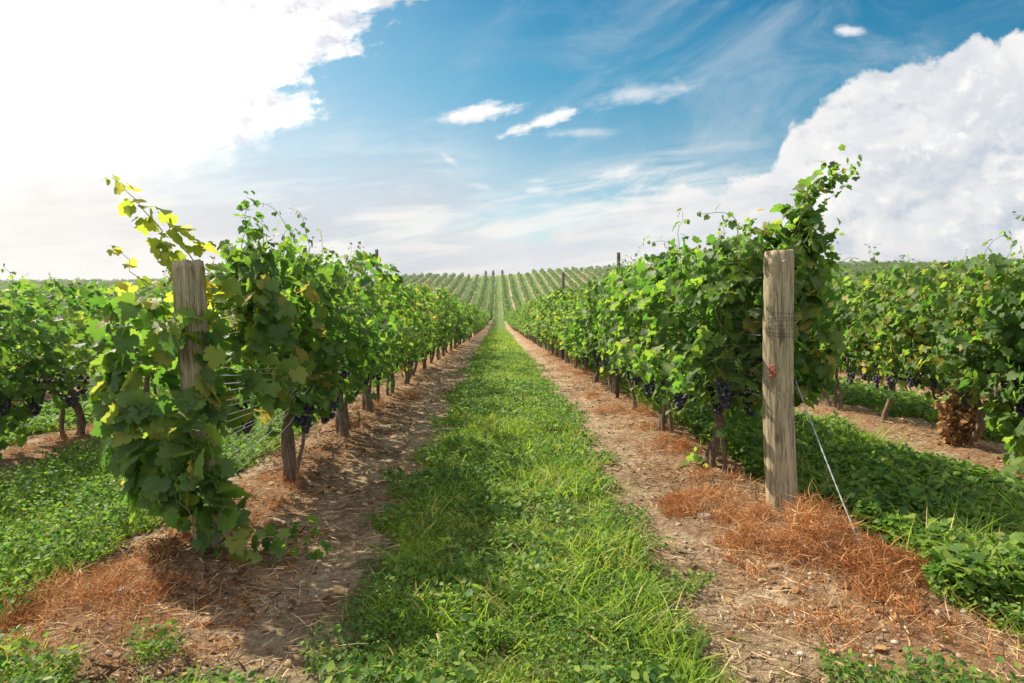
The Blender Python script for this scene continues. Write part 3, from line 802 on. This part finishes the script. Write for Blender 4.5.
def dead_tangle(vine, c, n, rad_, h):
    rng = np.random.default_rng(5); lf = Acc()
    a = rng.uniform(0, 6.3, n); r = rad_ * np.sqrt(rng.random(n))
    z = rng.uniform(.02, h, n)
    r = r * (.6 + .7 * vn(a * 1.5, z * 5 + 3))
    pos = np.stack([c[0] + r * np.cos(a), c[1] + r * np.sin(a), float(gz(c[0], c[1])) + z], 1)
    put_leaves(lf, pos, rng.normal(size=(n, 3)), rng.normal(size=(n, 3)) * .5 + [0, 0, -1], np.stack([rng.uniform(.035, .06, n)], 1)[:, 0])
    V = np.concatenate(lf.v); Mi = np.array(vine.matrix_basis.inverted()); V = V @ Mi[:3, :3].T + Mi[:3, 3]
    o = link('withered_suckers', mesh_np('withered_suckers', V, [np.concatenate(q) for q in lf.f.values()], M_deadleaf), vine)
    o['label'] = 'withered brown suckers clinging round the trunk'
v0 = vine_first[(1, 0)]
wrap(650, 69, v0.location.x - .1, v0.location.y, (.08, .85), .34, .62, .09, v0)
vL = vine_first[(-2)]
wrap(260, 70, vL.location.x, vL.location.y + .2, (.15, .8), .30, .6, .085, vL)
v1 = vine_first[(1, 1)]
dead_tangle(v1, (v1.location.x, v1.location.y, 0), 620, .19, .50)
v1['label'] = 'grapevine with withered brown suckers round its trunk, next row over from the bare post'

# ------------------------------------------------------------------ far rows as one mass
def far_rows():
    acc = Acc(); rng = np.random.default_rng(33)
    tv = np.array([(0, 0, 0), (.5, .45, .08), (0, 1, -.1), (-.5, .45, .08)], float)
    tf = [np.array([(0, 1, 2), (0, 2, 3)])]
    for idx in range(-62, 63):
        x = row_x(idx)
        ys = ROW_END.get(idx, max(5.0, abs(x) * 1.05))
        y1 = 272 if abs(x) > 12 else (256 if idx not in (0, -1) else 250)
        if ys >= y1: continue
        edges = np.arange(ys, y1, 4.0)
        for a in edges:
            d = math.hypot(x, a)
            s = min(.42, .13 + .0014 * max(0, d - 15))
            if d > 70 and vn(np.array([a * .11 + idx * 5.3]), np.array([idx * 1.7]))[0] < .13: continue
            n = int(4.0 * 2.3 * 1.25 / (.5 * s * s) * (0.6 if d > 120 else 1) * (0.55 if d < 100 and abs(idx) > 5 else 1))
            y = rng.uniform(a, min(a + 4, y1), n)
            sx = rng.choice([-1, 0, 1], n, p=[.4, .2, .4])
            z = np.where(sx == 0, rng.uniform(1.5, 1.9, n), rng.uniform(.5, 1.75, n))
            lump = vn(y * 1.3 + idx * 13.1, z * 2 + sx * 9 + 50)
            xx = x + sx * (.12 + .42 * lump) * (.6 + .8 * vn(y * .35 + idx * 3.3, y * 0 + 8.0)) + rng.normal(size=n) * .08
            z = z + (z - .3) * .75 * (vn(y * .55 + idx * 7.7, y * 0 + 3.0) - .5)
            N = np.stack([sx * .8, rng.normal(size=n) * .3, np.full(n, .5)], 1) + rng.normal(size=(n, 3)) * .4
            T = np.stack([sx * .3, rng.normal(size=n) * .5, np.full(n, -.8)], 1)
            scatter(tv, tf, np.stack([xx, y, gz(xx, y, False) + z], 1), N, T, s * rng.uniform(.7, 1.3, n), acc)
    o = link('distant_grapevines', acc.mesh('distant_grapevines', M_far))
    tag(o, 'green rows of distant grapevines covering the far slope up to the crest', 'grapevines', None, 'stuff')
far_rows()

# ------------------------------------------------------------------ end posts
def post_mesh(seed, h, r, chip=False):
    rng = np.random.default_rng(seed)
    k = 40; n = 46
    z = np.linspace(-.25, h, n)
    a = np.linspace(0, 2 * np.pi, k, endpoint=False)
    V = []
    for i, zz in enumerate(z):
        rr = r * (1.06 - .10 * (zz / h)) * (1 + .05 * (vn(np.cos(a) * 1.5 + seed, np.sin(a) * 1.5 + zz * 1.2) - .5) * 2 + .018 * np.sin(a * 9 + 2 * zz) * vn(a * 2, zz * 2 + a * 0))
        if i == n - 1: rr = rr * .93
        V.append(np.stack([rr * np.cos(a) + .012 * math.sin(zz * 2.2 + seed), rr * np.sin(a), np.full(k, zz) + (0.02 * (vn(a * 2 + seed, a * 0) - .5) if i >= n - 2 else 0)], 1))
    V = np.concatenate(V + [np.array([[0, 0, h + .004]])])
    i = np.arange(n - 1)[:, None] * k; j = np.arange(k)[None]; j2 = (j + 1) % k
    q = np.stack([i + j, i + j2, i + k + j2, i + k + j], -1).reshape(-1, 4)
    j = np.arange(k)
    tri = np.stack([(n - 1) * k + j, (n - 1) * k + (j + 1) % k, np.full(k, n * k)], -1)
    me_ = mesh_np('post', V, [q, tri], M_wood, True)
    me_.polygons.foreach_set('use_smooth', np.r_[np.ones(len(q), bool), np.zeros(len(tri), bool)])
    return me_
zB = float(gz(1.855, 4.36))
postB = thing('end_post', 'thick bare weathered wooden post standing at the head of a vine row', 'post', (1.855, 4.36, zB), 'thick wooden end posts')
b_ = link('post_shaft', post_mesh(3, 1.745 - zB, .094), postB); shaftB = b_; b_.rotation_euler = (0, rad(-2.0), 0)
# faded red mark and the staples on the post
mk = Acc()
for zz in (0, 1, 2):
    for dx_, w_, h_ in ((0, .036, .008), (-.0145, .007, .027), (.0145, .007, .027)):
        yo = 0
        Vb = np.array([(sx_ * w_ / 2 + dx_, sy_ * .004, sz_ * h_ / 2) for sx_ in (-1, 1) for sy_ in (-1, 1) for sz_ in (-1, 1)])
        Vb = Vb + np.array([0, 0, .030 * zz + (.0165 if dx_ else 0)])
        if zz == 2 and dx_: continue
        mk.add(Vb, [np.array([(0, 1, 3, 2), (4, 6, 7, 5), (0, 4, 5, 1), (2, 3, 7, 6), (0, 2, 6, 4), (1, 5, 7, 3)])])
mo = link('painted_mark', mk.mesh('painted_mark', M_red), shaftB, (-.0117 - .067, -.0765, .885)); mo.rotation_euler = (0, 0, rad(-41))
sa = Acc()
for p_, q_2 in (((-.02, -.100, 1.60), (.004, -.102, 1.61)), ((-.092, -.04, 1.61), (-.094, -.02, 1.59))):
    sa.add(*tube([p_, ((p_[0] + q_2[0]) / 2, p_[1] - .012, p_[2] + .008), q_2], .004, 6))
link('staple', sa.mesh('staple', M_steel, True), shaftB, (.003, .0, .0))
zA = float(gz(-1.62, 3.8))
postA = thing('end_post', 'wooden post wrapped in vine leaves opposite the bare one', 'post', (-1.62, 3.8, zA), 'thick wooden end posts')
b_ = link('post_shaft', post_mesh(8, 1.64 - zA, .085), postA); b_.rotation_euler = (0, rad(-2.6), 0)

# dark line posts among the vines and on the crest
def line_post(x, y, h, lab, r=.035):
    acc = Acc()
    w = r
    for a0, a1, b0, b1 in ((-w, w, -.006, .006), (-.006, .006, .006, w * 1.3)):
        Vb = np.array([(X, Y, Z) for X in (a0, a1) for Y in (b0, b1) for Z in (-.3, h)])
        acc.add(Vb, [np.array([(0, 1, 3, 2), (4, 6, 7, 5), (0, 4, 5, 1), (2, 3, 7, 6), (0, 2, 6, 4), (1, 5, 7, 3)])])
    for zz in (.8, 1.15, 1.5, h - .08):
        acc.add(*tube([(-w - .004, -.012, zz), (0, -.02, zz + .004), (w + .004, -.012, zz)], .004, 5))
    o = link('trellis_post', acc.mesh('trellis_post', M_darkpost), None, (x, y, float(gz(x, y))))
    tag(o, lab, 'post', 'dark trellis posts along the rows')
line_post(1.75, 9.9, 2.12, 'dark trellis post poking above the canopy in the bare-post row', .025)
line_post(1.75, 18.3, 2.35, 'slim dark trellis post farther down the bare-post row', .04)
line_post(-1.65, 9.4, 2.10, 'dark trellis post rising from the row of the leaf-wrapped post', .022)
line_post(4.62, 9.95, 2.15, 'dark trellis post seen just beyond the bare weathered post', .03)
line_post(-4.45, 13.5, 2.0, 'dark trellis post in the next row over from the leafy post', .04)
for x, lab in ((-4.45, 'far post on the crest, last beside the leafy slope'), (-1.65, 'far post on the crest between two other posts'), (1.75, 'far post on the crest beside the pale dirt track')):
    acc = Acc(); acc.add(*tube([(0, 0, -.5), (0.02, 0, 1), (0, 0, 2.9)], .28, 10))
    rng = np.random.default_rng(int(x * 10) + 99)
    n = 120; a = rng.uniform(0, 6.3, n); pos = np.stack([.35 * np.cos(a), .35 * np.sin(a), rng.uniform(.6, 2.6, n)], 1)
    o = thing('crest_post', lab, 'post', (x, 256, float(gz(x, 256, False))), 'posts on the crest')
    link('post_shaft', acc.mesh('post_shaft', M_darkpost), o)
    c2 = Acc(); scatter(np.array([(0, 0, 0), (.5, .45, .08), (0, 1, -.1), (-.5, .45, .08)]), [np.array([(0, 1, 2), (0, 2, 3)])], pos, rng.normal(size=(n, 3)), rng.normal(size=(n, 3)), .3, c2)
    link('foliage', c2.mesh('foliage', M_far), o)

# anchor cable
P0 = np.array([1.955, 4.42, .90]); P1 = np.array([1.96, 3.50, float(gz(1.96, 3.50)) - .03])
ac = Acc()
for ph in (0, np.pi):
    tt = np.linspace(0, 1, 120)[:, None]
    a = tt[:, 0] * 60 + ph
    P = P0 * (1 - tt) + P1 * tt + np.stack([np.cos(a), np.sin(a), 0 * a], 1) * .0022 + np.array([.0, 0, -.012]) * np.sin(tt * np.pi)
    ac.add(*tube(P, .0027, 6))
tag(link('anchor_cable', ac.mesh('anchor_cable', M_steel, True)), 'twisted grey steel cable running from the bare post down to the soil', 'cable')

# trellis wires
def wire(x, z, y0, y1, lab, r=.0022, m_=None):
    ys = np.linspace(y0, y1, 60)
    P = np.stack([np.full(60, x), ys, gz(np.full(60, x), ys, False) + z - .015 * np.abs(np.sin((ys - y0) * .4))], 1)
    a = Acc(); a.add(*tube(P, r, 5))
    tag(link('trellis_wire', a.mesh('trellis_wire', m_ or M_steel, True)), lab, 'wire', 'trellis wires strung along the rows')
HN = {.8: 'lowest', 1.2: 'middle', 1.58: 'topmost'}
for k, nm in ((0, 'bare-post row'), (-1, 'leafy-post row'), (1, 'next row over from the bare post'), (-2, 'next row over from the leafy post')):
    for z in (.8, 1.2, 1.58):
        y0 = {0: 4.45, -1: 3.9}.get(k, 3.6)
        wire(row_x(k) - .02, z, y0, 60, f'{HN[z]} thin wire strung through the vines of the {nm}')

# bird netting
na = Acc(); rng = np.random.default_rng(70)
for i in range(7):
    z = 1.13 + .024 * i + rng.normal() * .003
    a = np.linspace(-2.7, .3, 22)
    P = np.stack([1.855 - .015 + .103 * np.cos(a) - z * .02, 4.36 + .103 * np.sin(a), zB + z + .004 * np.sin(a * 2 + i)], 1)
    na.add(*tube(P, .0014, 5))
for i in range(16):
    z0 = 1.26 - i * .034 + rng.normal() * .006
    ys = np.linspace(4.44, 5.75, 16)
    P = np.stack([1.755 - .30 * sstep(4.44, 4.9, ys) + .02 * np.sin(ys * 5 + i), ys, zB + z0 + .03 * np.sin(ys * 3 + i * .3)], 1)
    na.add(*tube(P, .0013, 4))
tag(link('bird_netting', na.mesh('bird_netting', M_net)), 'dark cords of bird netting wound round the bare post and drawn along its vines', 'netting', 'bird netting on the rows')
nb2 = Acc()
for i in range(15):
    s0 = np.array([-1.53 + rng.normal() * .01, 3.86, .42 + .045 * i])
    e0 = np.array([-1.36 + rng.normal() * .04, 5.0 + .04 * i, .86 + .012 * i + rng.normal() * .012])
    tt = np.linspace(0, 1, 10)[:, None]
    P = s0 * (1 - tt) + e0 * tt + np.array([0.03, 0, -.05]) * np.sin(tt * np.pi) + rng.normal(size=(10, 3)) * .004
    nb2.add(*tube(P, .0022, 4))
for i in range(5):
    tt = np.linspace(0, 1, 12)[:, None]
    P = np.array([-1.42, 4.9, .86]) * (1 - tt) + np.array([-1.44, 7.5, .83]) * tt + rng.normal(size=(12, 3)) * .006 + np.array([.0, 0, .015 * i])
    nb2.add(*tube(P, .006, 5))
tag(link('bird_netting', nb2.mesh('bird_netting', M_netpale)), 'pale fan of net cords stretched from the leaf-wrapped post to its vines', 'netting', 'bird netting on the rows')

# ------------------------------------------------------------------ ground cover
def samples(n, x0, x1, y0, y1, power=1.0):
    """random points, denser towards the camera when power > 1"""
    t = R_.random(n)
    y = y0 * (y1 / y0) ** (t ** power) if power else y0 + (y1 - y0) * t
    return R_.uniform(x0, x1, n), y
def inview(x, y, m=1.2): return np.abs(x) < .80 * y + m
def strip_mask(x, y, a=.35, lim=0.0):
    return strip(x, y) + a * (fbm(x * 3, y * 3, 3) - .5) * 2 < lim
def blades(x, y, hmin, hmax, w, acc, lean=.45):
    n = len(x)
    hgt = R_.uniform(hmin, hmax, n) * (.5 + 1.0 * fbm(x * 2.2 + 9, y * 2.2, 3))
    D = np.stack([R_.normal(size=n) * lean, R_.normal(size=n) * lean, np.ones(n)], 1)
    a = np.arctan2(D[:, 1], D[:, 0])
    b = np.stack([np.cos(a), np.sin(a), -np.full(n, .55)], 1)
    ribbons(np.stack([x, y, gz(x, y) - .005], 1), D, hgt, w * R_.uniform(.6, 1.4, n) * (1 + .07 * np.clip(y - 4, 0, 20)), R_.uniform(.1, .75, n), acc, 3, b)
OVAL = (np.array([(0, 0, 0), (.30, .28, .05), (.34, .62, .03), (0, 1, -.06), (-.34, .62, .03), (-.30, .28, .05), (0, .5, -.04)]),
        [np.array([(6, 0, 1), (6, 1, 2), (6, 2, 3), (6, 3, 4), (6, 4, 5), (6, 5, 0)])[:, ::-1]])
def leaflets(x, y, zr, size, acc, tilt=.45, up=1.0):
    n = len(x)
    z = gz(x, y) + zr[0] + (zr[1] - zr[0]) * R_.random(n) ** .7 * (.4 + 1.2 * fbm(x * 2.6, y * 2.6 + 30, 3))
    N = np.stack([R_.normal(size=n) * tilt, R_.normal(size=n) * tilt, np.full(n, up)], 1)
    T = R_.normal(size=(n, 3))
    s = size * R_.uniform(.5, 1.5, n) * (1 + .06 * np.clip(y - 4, 0, 20))
    scatter(OVAL[0], OVAL[1], np.stack([x, y, z], 1), N, T, np.stack([s * R_.uniform(.6, 1.2, n), s, s], 1), acc)

# grass on the central strip and the head of the rows
ga = Acc()
x, y = samples(260000, -1.6, 1.8, 1.6, 26, .9)
# equalise density a little: thin out with distance
k_ = inview(x, y) & strip_mask(x, y, .35, -.02); x, y = x[k_], y[k_]
pn = fbm(x * 1.7 + 40, y * 1.7, 3)
k_ = R_.random(len(x)) < np.clip(.05 + 2.6 * (pn - .36), .06, .9) * np.clip(.25 + 3.2 * (fbm(x * 4 + 80, y * 4, 2) - .30), .1, 1); x, y = x[k_], y[k_]
blades(x, y, .035, .12, .006, ga)
xw, yw = samples(20000, -1.0, 1.1, 1.7, 9, 1.0)          # taller tufts in the middle
k_ = (fbm(xw * 1.6, yw * 1.6, 2) > .52) & (strip(xw, yw) < -.12); xw, yw = xw[k_], yw[k_]
blades(xw, yw, .10, .23, .0075, ga, .30)
x, y = samples(30000, -3.4, 3.2, 1.5, 3.4, 1.0)          # headland tufts at the edges of the picture
k_ = inview(x, y, 2) & strip_mask(x, y, .4, -.05) & (np.abs(x) > .9); x, y = x[k_], y[k_]
blades(x, y, .05, .20, .007, ga)
x, y = samples(16000, 1.95, 3.8, 2.9, 16, 1.0)
k_ = inview(x, y) & strip_mask(x, y, .22, .06) & (fbm(x * 2 + 9, y * 2, 3) > .5); x, y = x[k_], y[k_]
blades(x, y, .15, .42, .007, ga, .35)
for c0, hw, ylo, yhi, nn in ((-3.02, .85, 3.0, 22, 120000), (5.95, .8, 7.0, 24, 30000), (-5.9, .8, 7.0, 24, 30000), (2.86, .8, 5, 22, 26000)):
    x, y = samples(nn, c0 - hw, c0 + hw, ylo, yhi, 1.0)
    k_ = inview(x, y) & strip_mask(x, y, .35, 0); x, y = x[k_], y[k_]
    blades(x, y, .05, .15, .008, ga)
for c0, ylo, yhi, nn in ((.1, 22, 70, 60000), (2.86, 20, 50, 10000), (-3.02, 20, 50, 10000), (5.95, 22, 45, 10000), (-5.9, 22, 45, 10000)):
    x, y = samples(nn, c0 - .8, c0 + .8, ylo, yhi, 1.0)
    k_ = strip_mask(x, y, .3, 0); x, y = x[k_], y[k_]
    blades(x, y, .06, .15, .022, ga)
# a few sprigs out on the bare soil
x, y = samples(9000, -5, 5, 2.2, 16, 1.0)
k_ = inview(x, y) & (fbm(x * 1.3 + 70, y * 1.3, 3) > .60) & (strip(x, y) < .55); x, y = x[k_], y[k_]
blades(x, y, .03, .09, .006, ga)
tag(link('grass', ga.mesh('grass', M_grass)), 'bright green grass growing along the strips between the vine rows', 'grass', None, 'stuff')

# low leafy weeds mixed into the grass
wa = Acc()
x, y = samples(230000, -1.6, 1.8, 1.6, 24, .9)
k_ = inview(x, y) & strip_mask(x, y, .45, .04); x, y = x[k_], y[k_]
pn = fbm(x * 1.7 + 40, y * 1.7, 3)
k_ = R_.random(len(x)) < np.clip(1.0 - 1.6 * (pn - .30), .25, 1) * np.clip(.15 + 3.4 * (fbm(x * 3.5 + 20, y * 3.5, 2) - .28), .08, 1); x, y = x[k_], y[k_]
leaflets(x, y, (.005, .07), .019, wa, .75)
x, y = samples(16000, -1.0, 1.0, 1.9, 12, 1.0)
k_ = strip_mask(x, y, .4, .0) & (fbm(x * 1.9 + 11, y * 1.9, 3) > .50); x, y = x[k_], y[k_]
leaflets(x, y, (.03, .10), .036, wa, .6)
x, y = samples(26000, -3.4, 3.2, 1.5, 3.4, 1.0)
k_ = inview(x, y, 2) & strip_mask(x, y, .4, -.02) & (np.abs(x) > .85); x, y = x[k_], y[k_]
leaflets(x, y, (.02, .12), .026, wa, .7)
x, y = samples(52000, -3.95, -2.1, 3.0, 20, 1.0)
k_ = inview(x, y) & strip_mask(x, y, .4, .05); x, y = x[k_], y[k_]
leaflets(x, y, (.01, .20), .026, wa, .8)
for c0 in (5.95, -5.9):
    x, y = samples(16000, c0 - .8, c0 + .8, 6.5, 22, 1.0)
    k_ = inview(x, y) & strip_mask(x, y, .4, .03); x, y = x[k_], y[k_]
    leaflets(x, y, (.01, .12), .045, wa, .6)
tag(link('low_weeds', wa.mesh('low_weeds', M_weed)), 'small leafy weeds mixed through the grass strips', 'weeds', None, 'stuff')

# thick broad-leaved cover to the side of the bare post
ca = Acc()
x, y = samples(135000, 1.95, 3.85, 2.9, 18, 1.0)
k_ = inview(x, y) & strip_mask(x, y, .22, .03) & (x < 3.75); x, y = x[k_], y[k_]
leaflets(x, y, (.015, .19), .036, ca, .9)
x, y = samples(9000, 1.95, 3.85, 2.9, 14, 1.0)
k_ = inview(x, y) & strip_mask(x, y, .22, .03) & (x < 3.75); x, y = x[k_], y[k_]; n = len(x)
put_leaves(ca, np.stack([x, y, gz(x, y) + R_.uniform(.06, .20, n)], 1), np.stack([R_.normal(size=n) * .5, R_.normal(size=n) * .5, np.ones(n)], 1), R_.normal(size=(n, 3)), R_.uniform(.035, .075, n))
tag(link('broadleaf_cover', ca.mesh('broadleaf_cover', M_weed)), 'thick dark green broad-leaved cover between the bare post and the next row', 'ground cover', None, 'stuff')

# wiry red-brown dead weeds
da = Acc()
def wiry(cx, cy_, rx, ry, n, h, size=.07):
    a = R_.uniform(0, 6.3, n); r = np.sqrt(R_.random(n))
    x = cx + rx * r * np.cos(a); y = cy_ + ry * r * np.sin(a)
    lm = fbm(x * 5, y * 5, 3)
    k_ = R_.random(n) < np.clip(-.35 + 3.0 * (lm - .25), 0.02, 1)
    x, y, r, lm = x[k_], y[k_], r[k_], lm[k_]; n = len(x)
    z = gz(x, y) + h * (1 - r ** 2) * R_.random(n) * np.clip(3.2 * (lm - .22), .2, 1.6)
    D = R_.normal(size=(n, 3)); D[:, 2] = np.abs(D[:, 2]) * .7
    b = R_.normal(size=(n, 3)) * .6
    ribbons(np.stack([x, y, z], 1), D, R_.uniform(.4, 1.3, n) * size, R_.uniform(.0022, .0048, n), R_.uniform(.2, 1, n), da, 3, b)
wiry(1.72, 3.68, .48, .58, 19000, .16, .08)
wiry(2.05, 3.25, .45, .35, 7000, .10)
wiry(1.35, 4.5, .26, .35, 5000, .08)
wiry(1.75, 4.9, .3, .6, 5000, .07)
wiry(1.62, 6.3, .16, .3, 1800, .12); wiry(1.75, 8.3, .2, .3, 2000, .12)
wiry(-2.0, 3.25, .5, .5, 5500, .06); wiry(-1.55, 2.85, .6, .35, 3000, .05); wiry(-2.55, 3.0, .5, .4, 6000, .07)
wiry(-1.72, 4.6, .3, .9, 5000, .06)
x, y = samples(150000, -7, 7, 2.35, 20, 1.0)
k_ = inview(x, y) & (dist_row(x) < .62) & (strip(x, y) > -.03) & (R_.random(len(x)) < np.clip(3.0 * (fbm(x * 3.1 + 5, y * 2.6, 3) - .46), 0, 1) * np.where(y < 4.6, 1.0, .35)); x, y = x[k_], y[k_]
n = len(x); D = R_.normal(size=(n, 3)); D[:, 2] = np.abs(D[:, 2]) * .45
ribbons(np.stack([x, y, gz(x, y) + .03 * R_.random(n)], 1), D, R_.uniform(.025, .085, n), R_.uniform(.002, .0045, n) * (1 + .04 * y), R_.uniform(.2, 1, n), da, 3, R_.normal(size=(n, 3)) * .6)
wiry(2.6, 2.95, .6, .35, 6000, .07); wiry(3.1, 2.85, .6, .35, 5000, .06); wiry(1.55, 2.9, .5, .3, 2500, .04)
for k in range(34):
    ry_ = row_x(random.choice([0, 0, 1, 1, -1, -1, -2])); yy2 = 5.5 + 22 * random.random() ** 1.4
    wiry(ry_ + random.uniform(-.3, .3), yy2, random.uniform(.12, .35), random.uniform(.2, .5), 1100, random.uniform(.03, .11), .08)
tag(link('dead_weeds', da.mesh('dead_weeds', M_dry)), 'wiry red-brown dead weeds heaped round the posts and vine trunks', 'dead weeds', None, 'stuff')

# straw and cut stalks lying on the soil
sa2 = Acc()
x, y = samples(170000, -9, 9, 2.0, 26, 1.0)
k_ = inview(x, y) & ((strip(x, y) > -.05) | (R_.random(len(x)) < .06)) & (R_.random(len(x)) < np.clip(.25 + 2.2 * (fbm(x * 2.4, y * 2.4, 3) - .4), .05, 1)); x, y = x[k_], y[k_]
n = len(x); a = R_.uniform(0, 6.3, n)
ribbons(np.stack([x, y, gz(x, y) + R_.uniform(.002, .018, n) + np.where(strip(x, y) < -.05, .045, 0)], 1), np.stack([np.cos(a), np.sin(a), R_.normal(size=n) * .12], 1),
        R_.uniform(.03, .13, n) * np.where(R_.random(n) < .04, 2.4, 1), R_.uniform(.002, .0055, n) * (1 + y * .05), R_.uniform(0, .35, n), sa2, 3, np.stack([-np.sin(a), np.cos(a), 0 * a], 1))
hm_ = Acc()
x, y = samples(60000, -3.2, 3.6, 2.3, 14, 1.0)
k_ = inview(x, y) & (dist_row(x) < .75) & (strip(x, y) > -.02) & (R_.random(len(x)) < np.clip(2.6 * (fbm(x * 2.2 + 55, y * 2.2, 3) - .42), 0, 1) * np.where(x < 0, 1.6, .5)); x, y = x[k_], y[k_]; n = len(x)  # litter, laid thicker on the left to paint shade onto the soil
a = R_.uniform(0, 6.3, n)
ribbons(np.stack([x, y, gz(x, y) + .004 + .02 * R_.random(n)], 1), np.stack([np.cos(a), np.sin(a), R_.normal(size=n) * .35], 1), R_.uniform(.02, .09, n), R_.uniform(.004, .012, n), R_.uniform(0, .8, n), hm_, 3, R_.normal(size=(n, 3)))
tag(link('rotting_shade_litter', hm_.mesh('rotting_shade_litter', M_humus_shade)), 'dark rotting bark and leaf litter, also standing in for shade under the rows', 'litter', None, 'stuff')
x, y = samples(60, 1.9, 2.7, 3.1, 4.3, 1.0); n = len(x)     # standing dry stalks by the cable
ribbons(np.stack([x, y, gz(x, y)], 1), np.stack([R_.normal(size=n) * .6, R_.normal(size=n) * .5, np.ones(n)], 1), R_.uniform(.08, .24, n), R_.uniform(.004, .008, n), R_.uniform(0, .5, n), sa2, 3, R_.normal(size=(n, 3)))
tag(link('straw_litter', sa2.mesh('straw_litter', M_straw)), 'dry straw and cut stalks scattered over the bare soil', 'straw', None, 'stuff')

# dead leaves, clods and small stones
dl = Acc()
x, y = samples(6000, -7, 7, 2.3, 22, 1.0)
k_ = inview(x, y) & (dist_row(x) < .9) & (strip(x, y) > -.1) & (fbm(x * 2 + 3, y * 2, 2) > .45); x, y = x[k_], y[k_]; n = len(x)
put_leaves(dl, np.stack([x, y, gz(x, y) + .012], 1), np.stack([R_.normal(size=n) * .5, R_.normal(size=n) * .5, np.ones(n)], 1), R_.normal(size=(n, 3)), R_.uniform(.02, .045, n))
tag(link('fallen_leaves', dl.mesh('fallen_leaves', M_deadleaf)), 'curled brown fallen leaves under the vines', 'fallen leaves', None, 'stuff')
pb = Acc()
x, y = samples(42000, -7, 7, 2.0, 20, 1.0)
k_ = inview(x, y) & (strip(x, y) > -.02) & (fbm(x * 2 + 30, y * 2, 3) > .42); x, y = x[k_], y[k_]; n = len(x)
s = .003 + .014 * R_.random(n) ** 5
s3 = np.stack([s * R_.uniform(.8, 1.6, n), s * R_.uniform(.8, 1.4, n), s * R_.uniform(.5, .9, n)], 1)
_icoj = ICO1[0] * (1 + .45 * (np.random.default_rng(3).random(len(ICO1[0])) - .5))[:, None]
scatter(_icoj, ICO1[1], np.stack([x, y, gz(x, y) + s * .2], 1), np.stack([R_.normal(size=n) * .3, R_.normal(size=n) * .3, np.ones(n)], 1), R_.normal(size=(n, 3)), s3, pb)
tag(link('gravel', pb.mesh('gravel', M_clod)), 'small pale stones and soil crumbs strewn on the dirt tracks', 'gravel', None, 'stuff')
def stone(x, y, r, lab, seed):
    rng = np.random.default_rng(seed)
    V = ICO2[0].copy(); V *= (1 + .35 * (rng.random(len(V)) - .5))[:, None]; V = V * [1.3, .9, .55] * r
    tag(link('stone', mesh_np('stone', V, ICO2[1], M_stone, False), None, (x, y, float(gz(x, y)) + r * .2)), lab, 'stone', 'loose stones')
stone(2.02, 4.02, .055, 'pale flat stone on the soil beside the steel cable', 1)
stone(1.98, 4.52, .07, 'pale stone tucked against the foot of the bare post', 2)
stone(-1.72, 3.1, .035, 'small pale stone on dry weeds near the leaf-wrapped post', 3)
stone(1.33, 4.3, .04, 'grey stone at the edge of the dry weeds by the dirt track', 4)
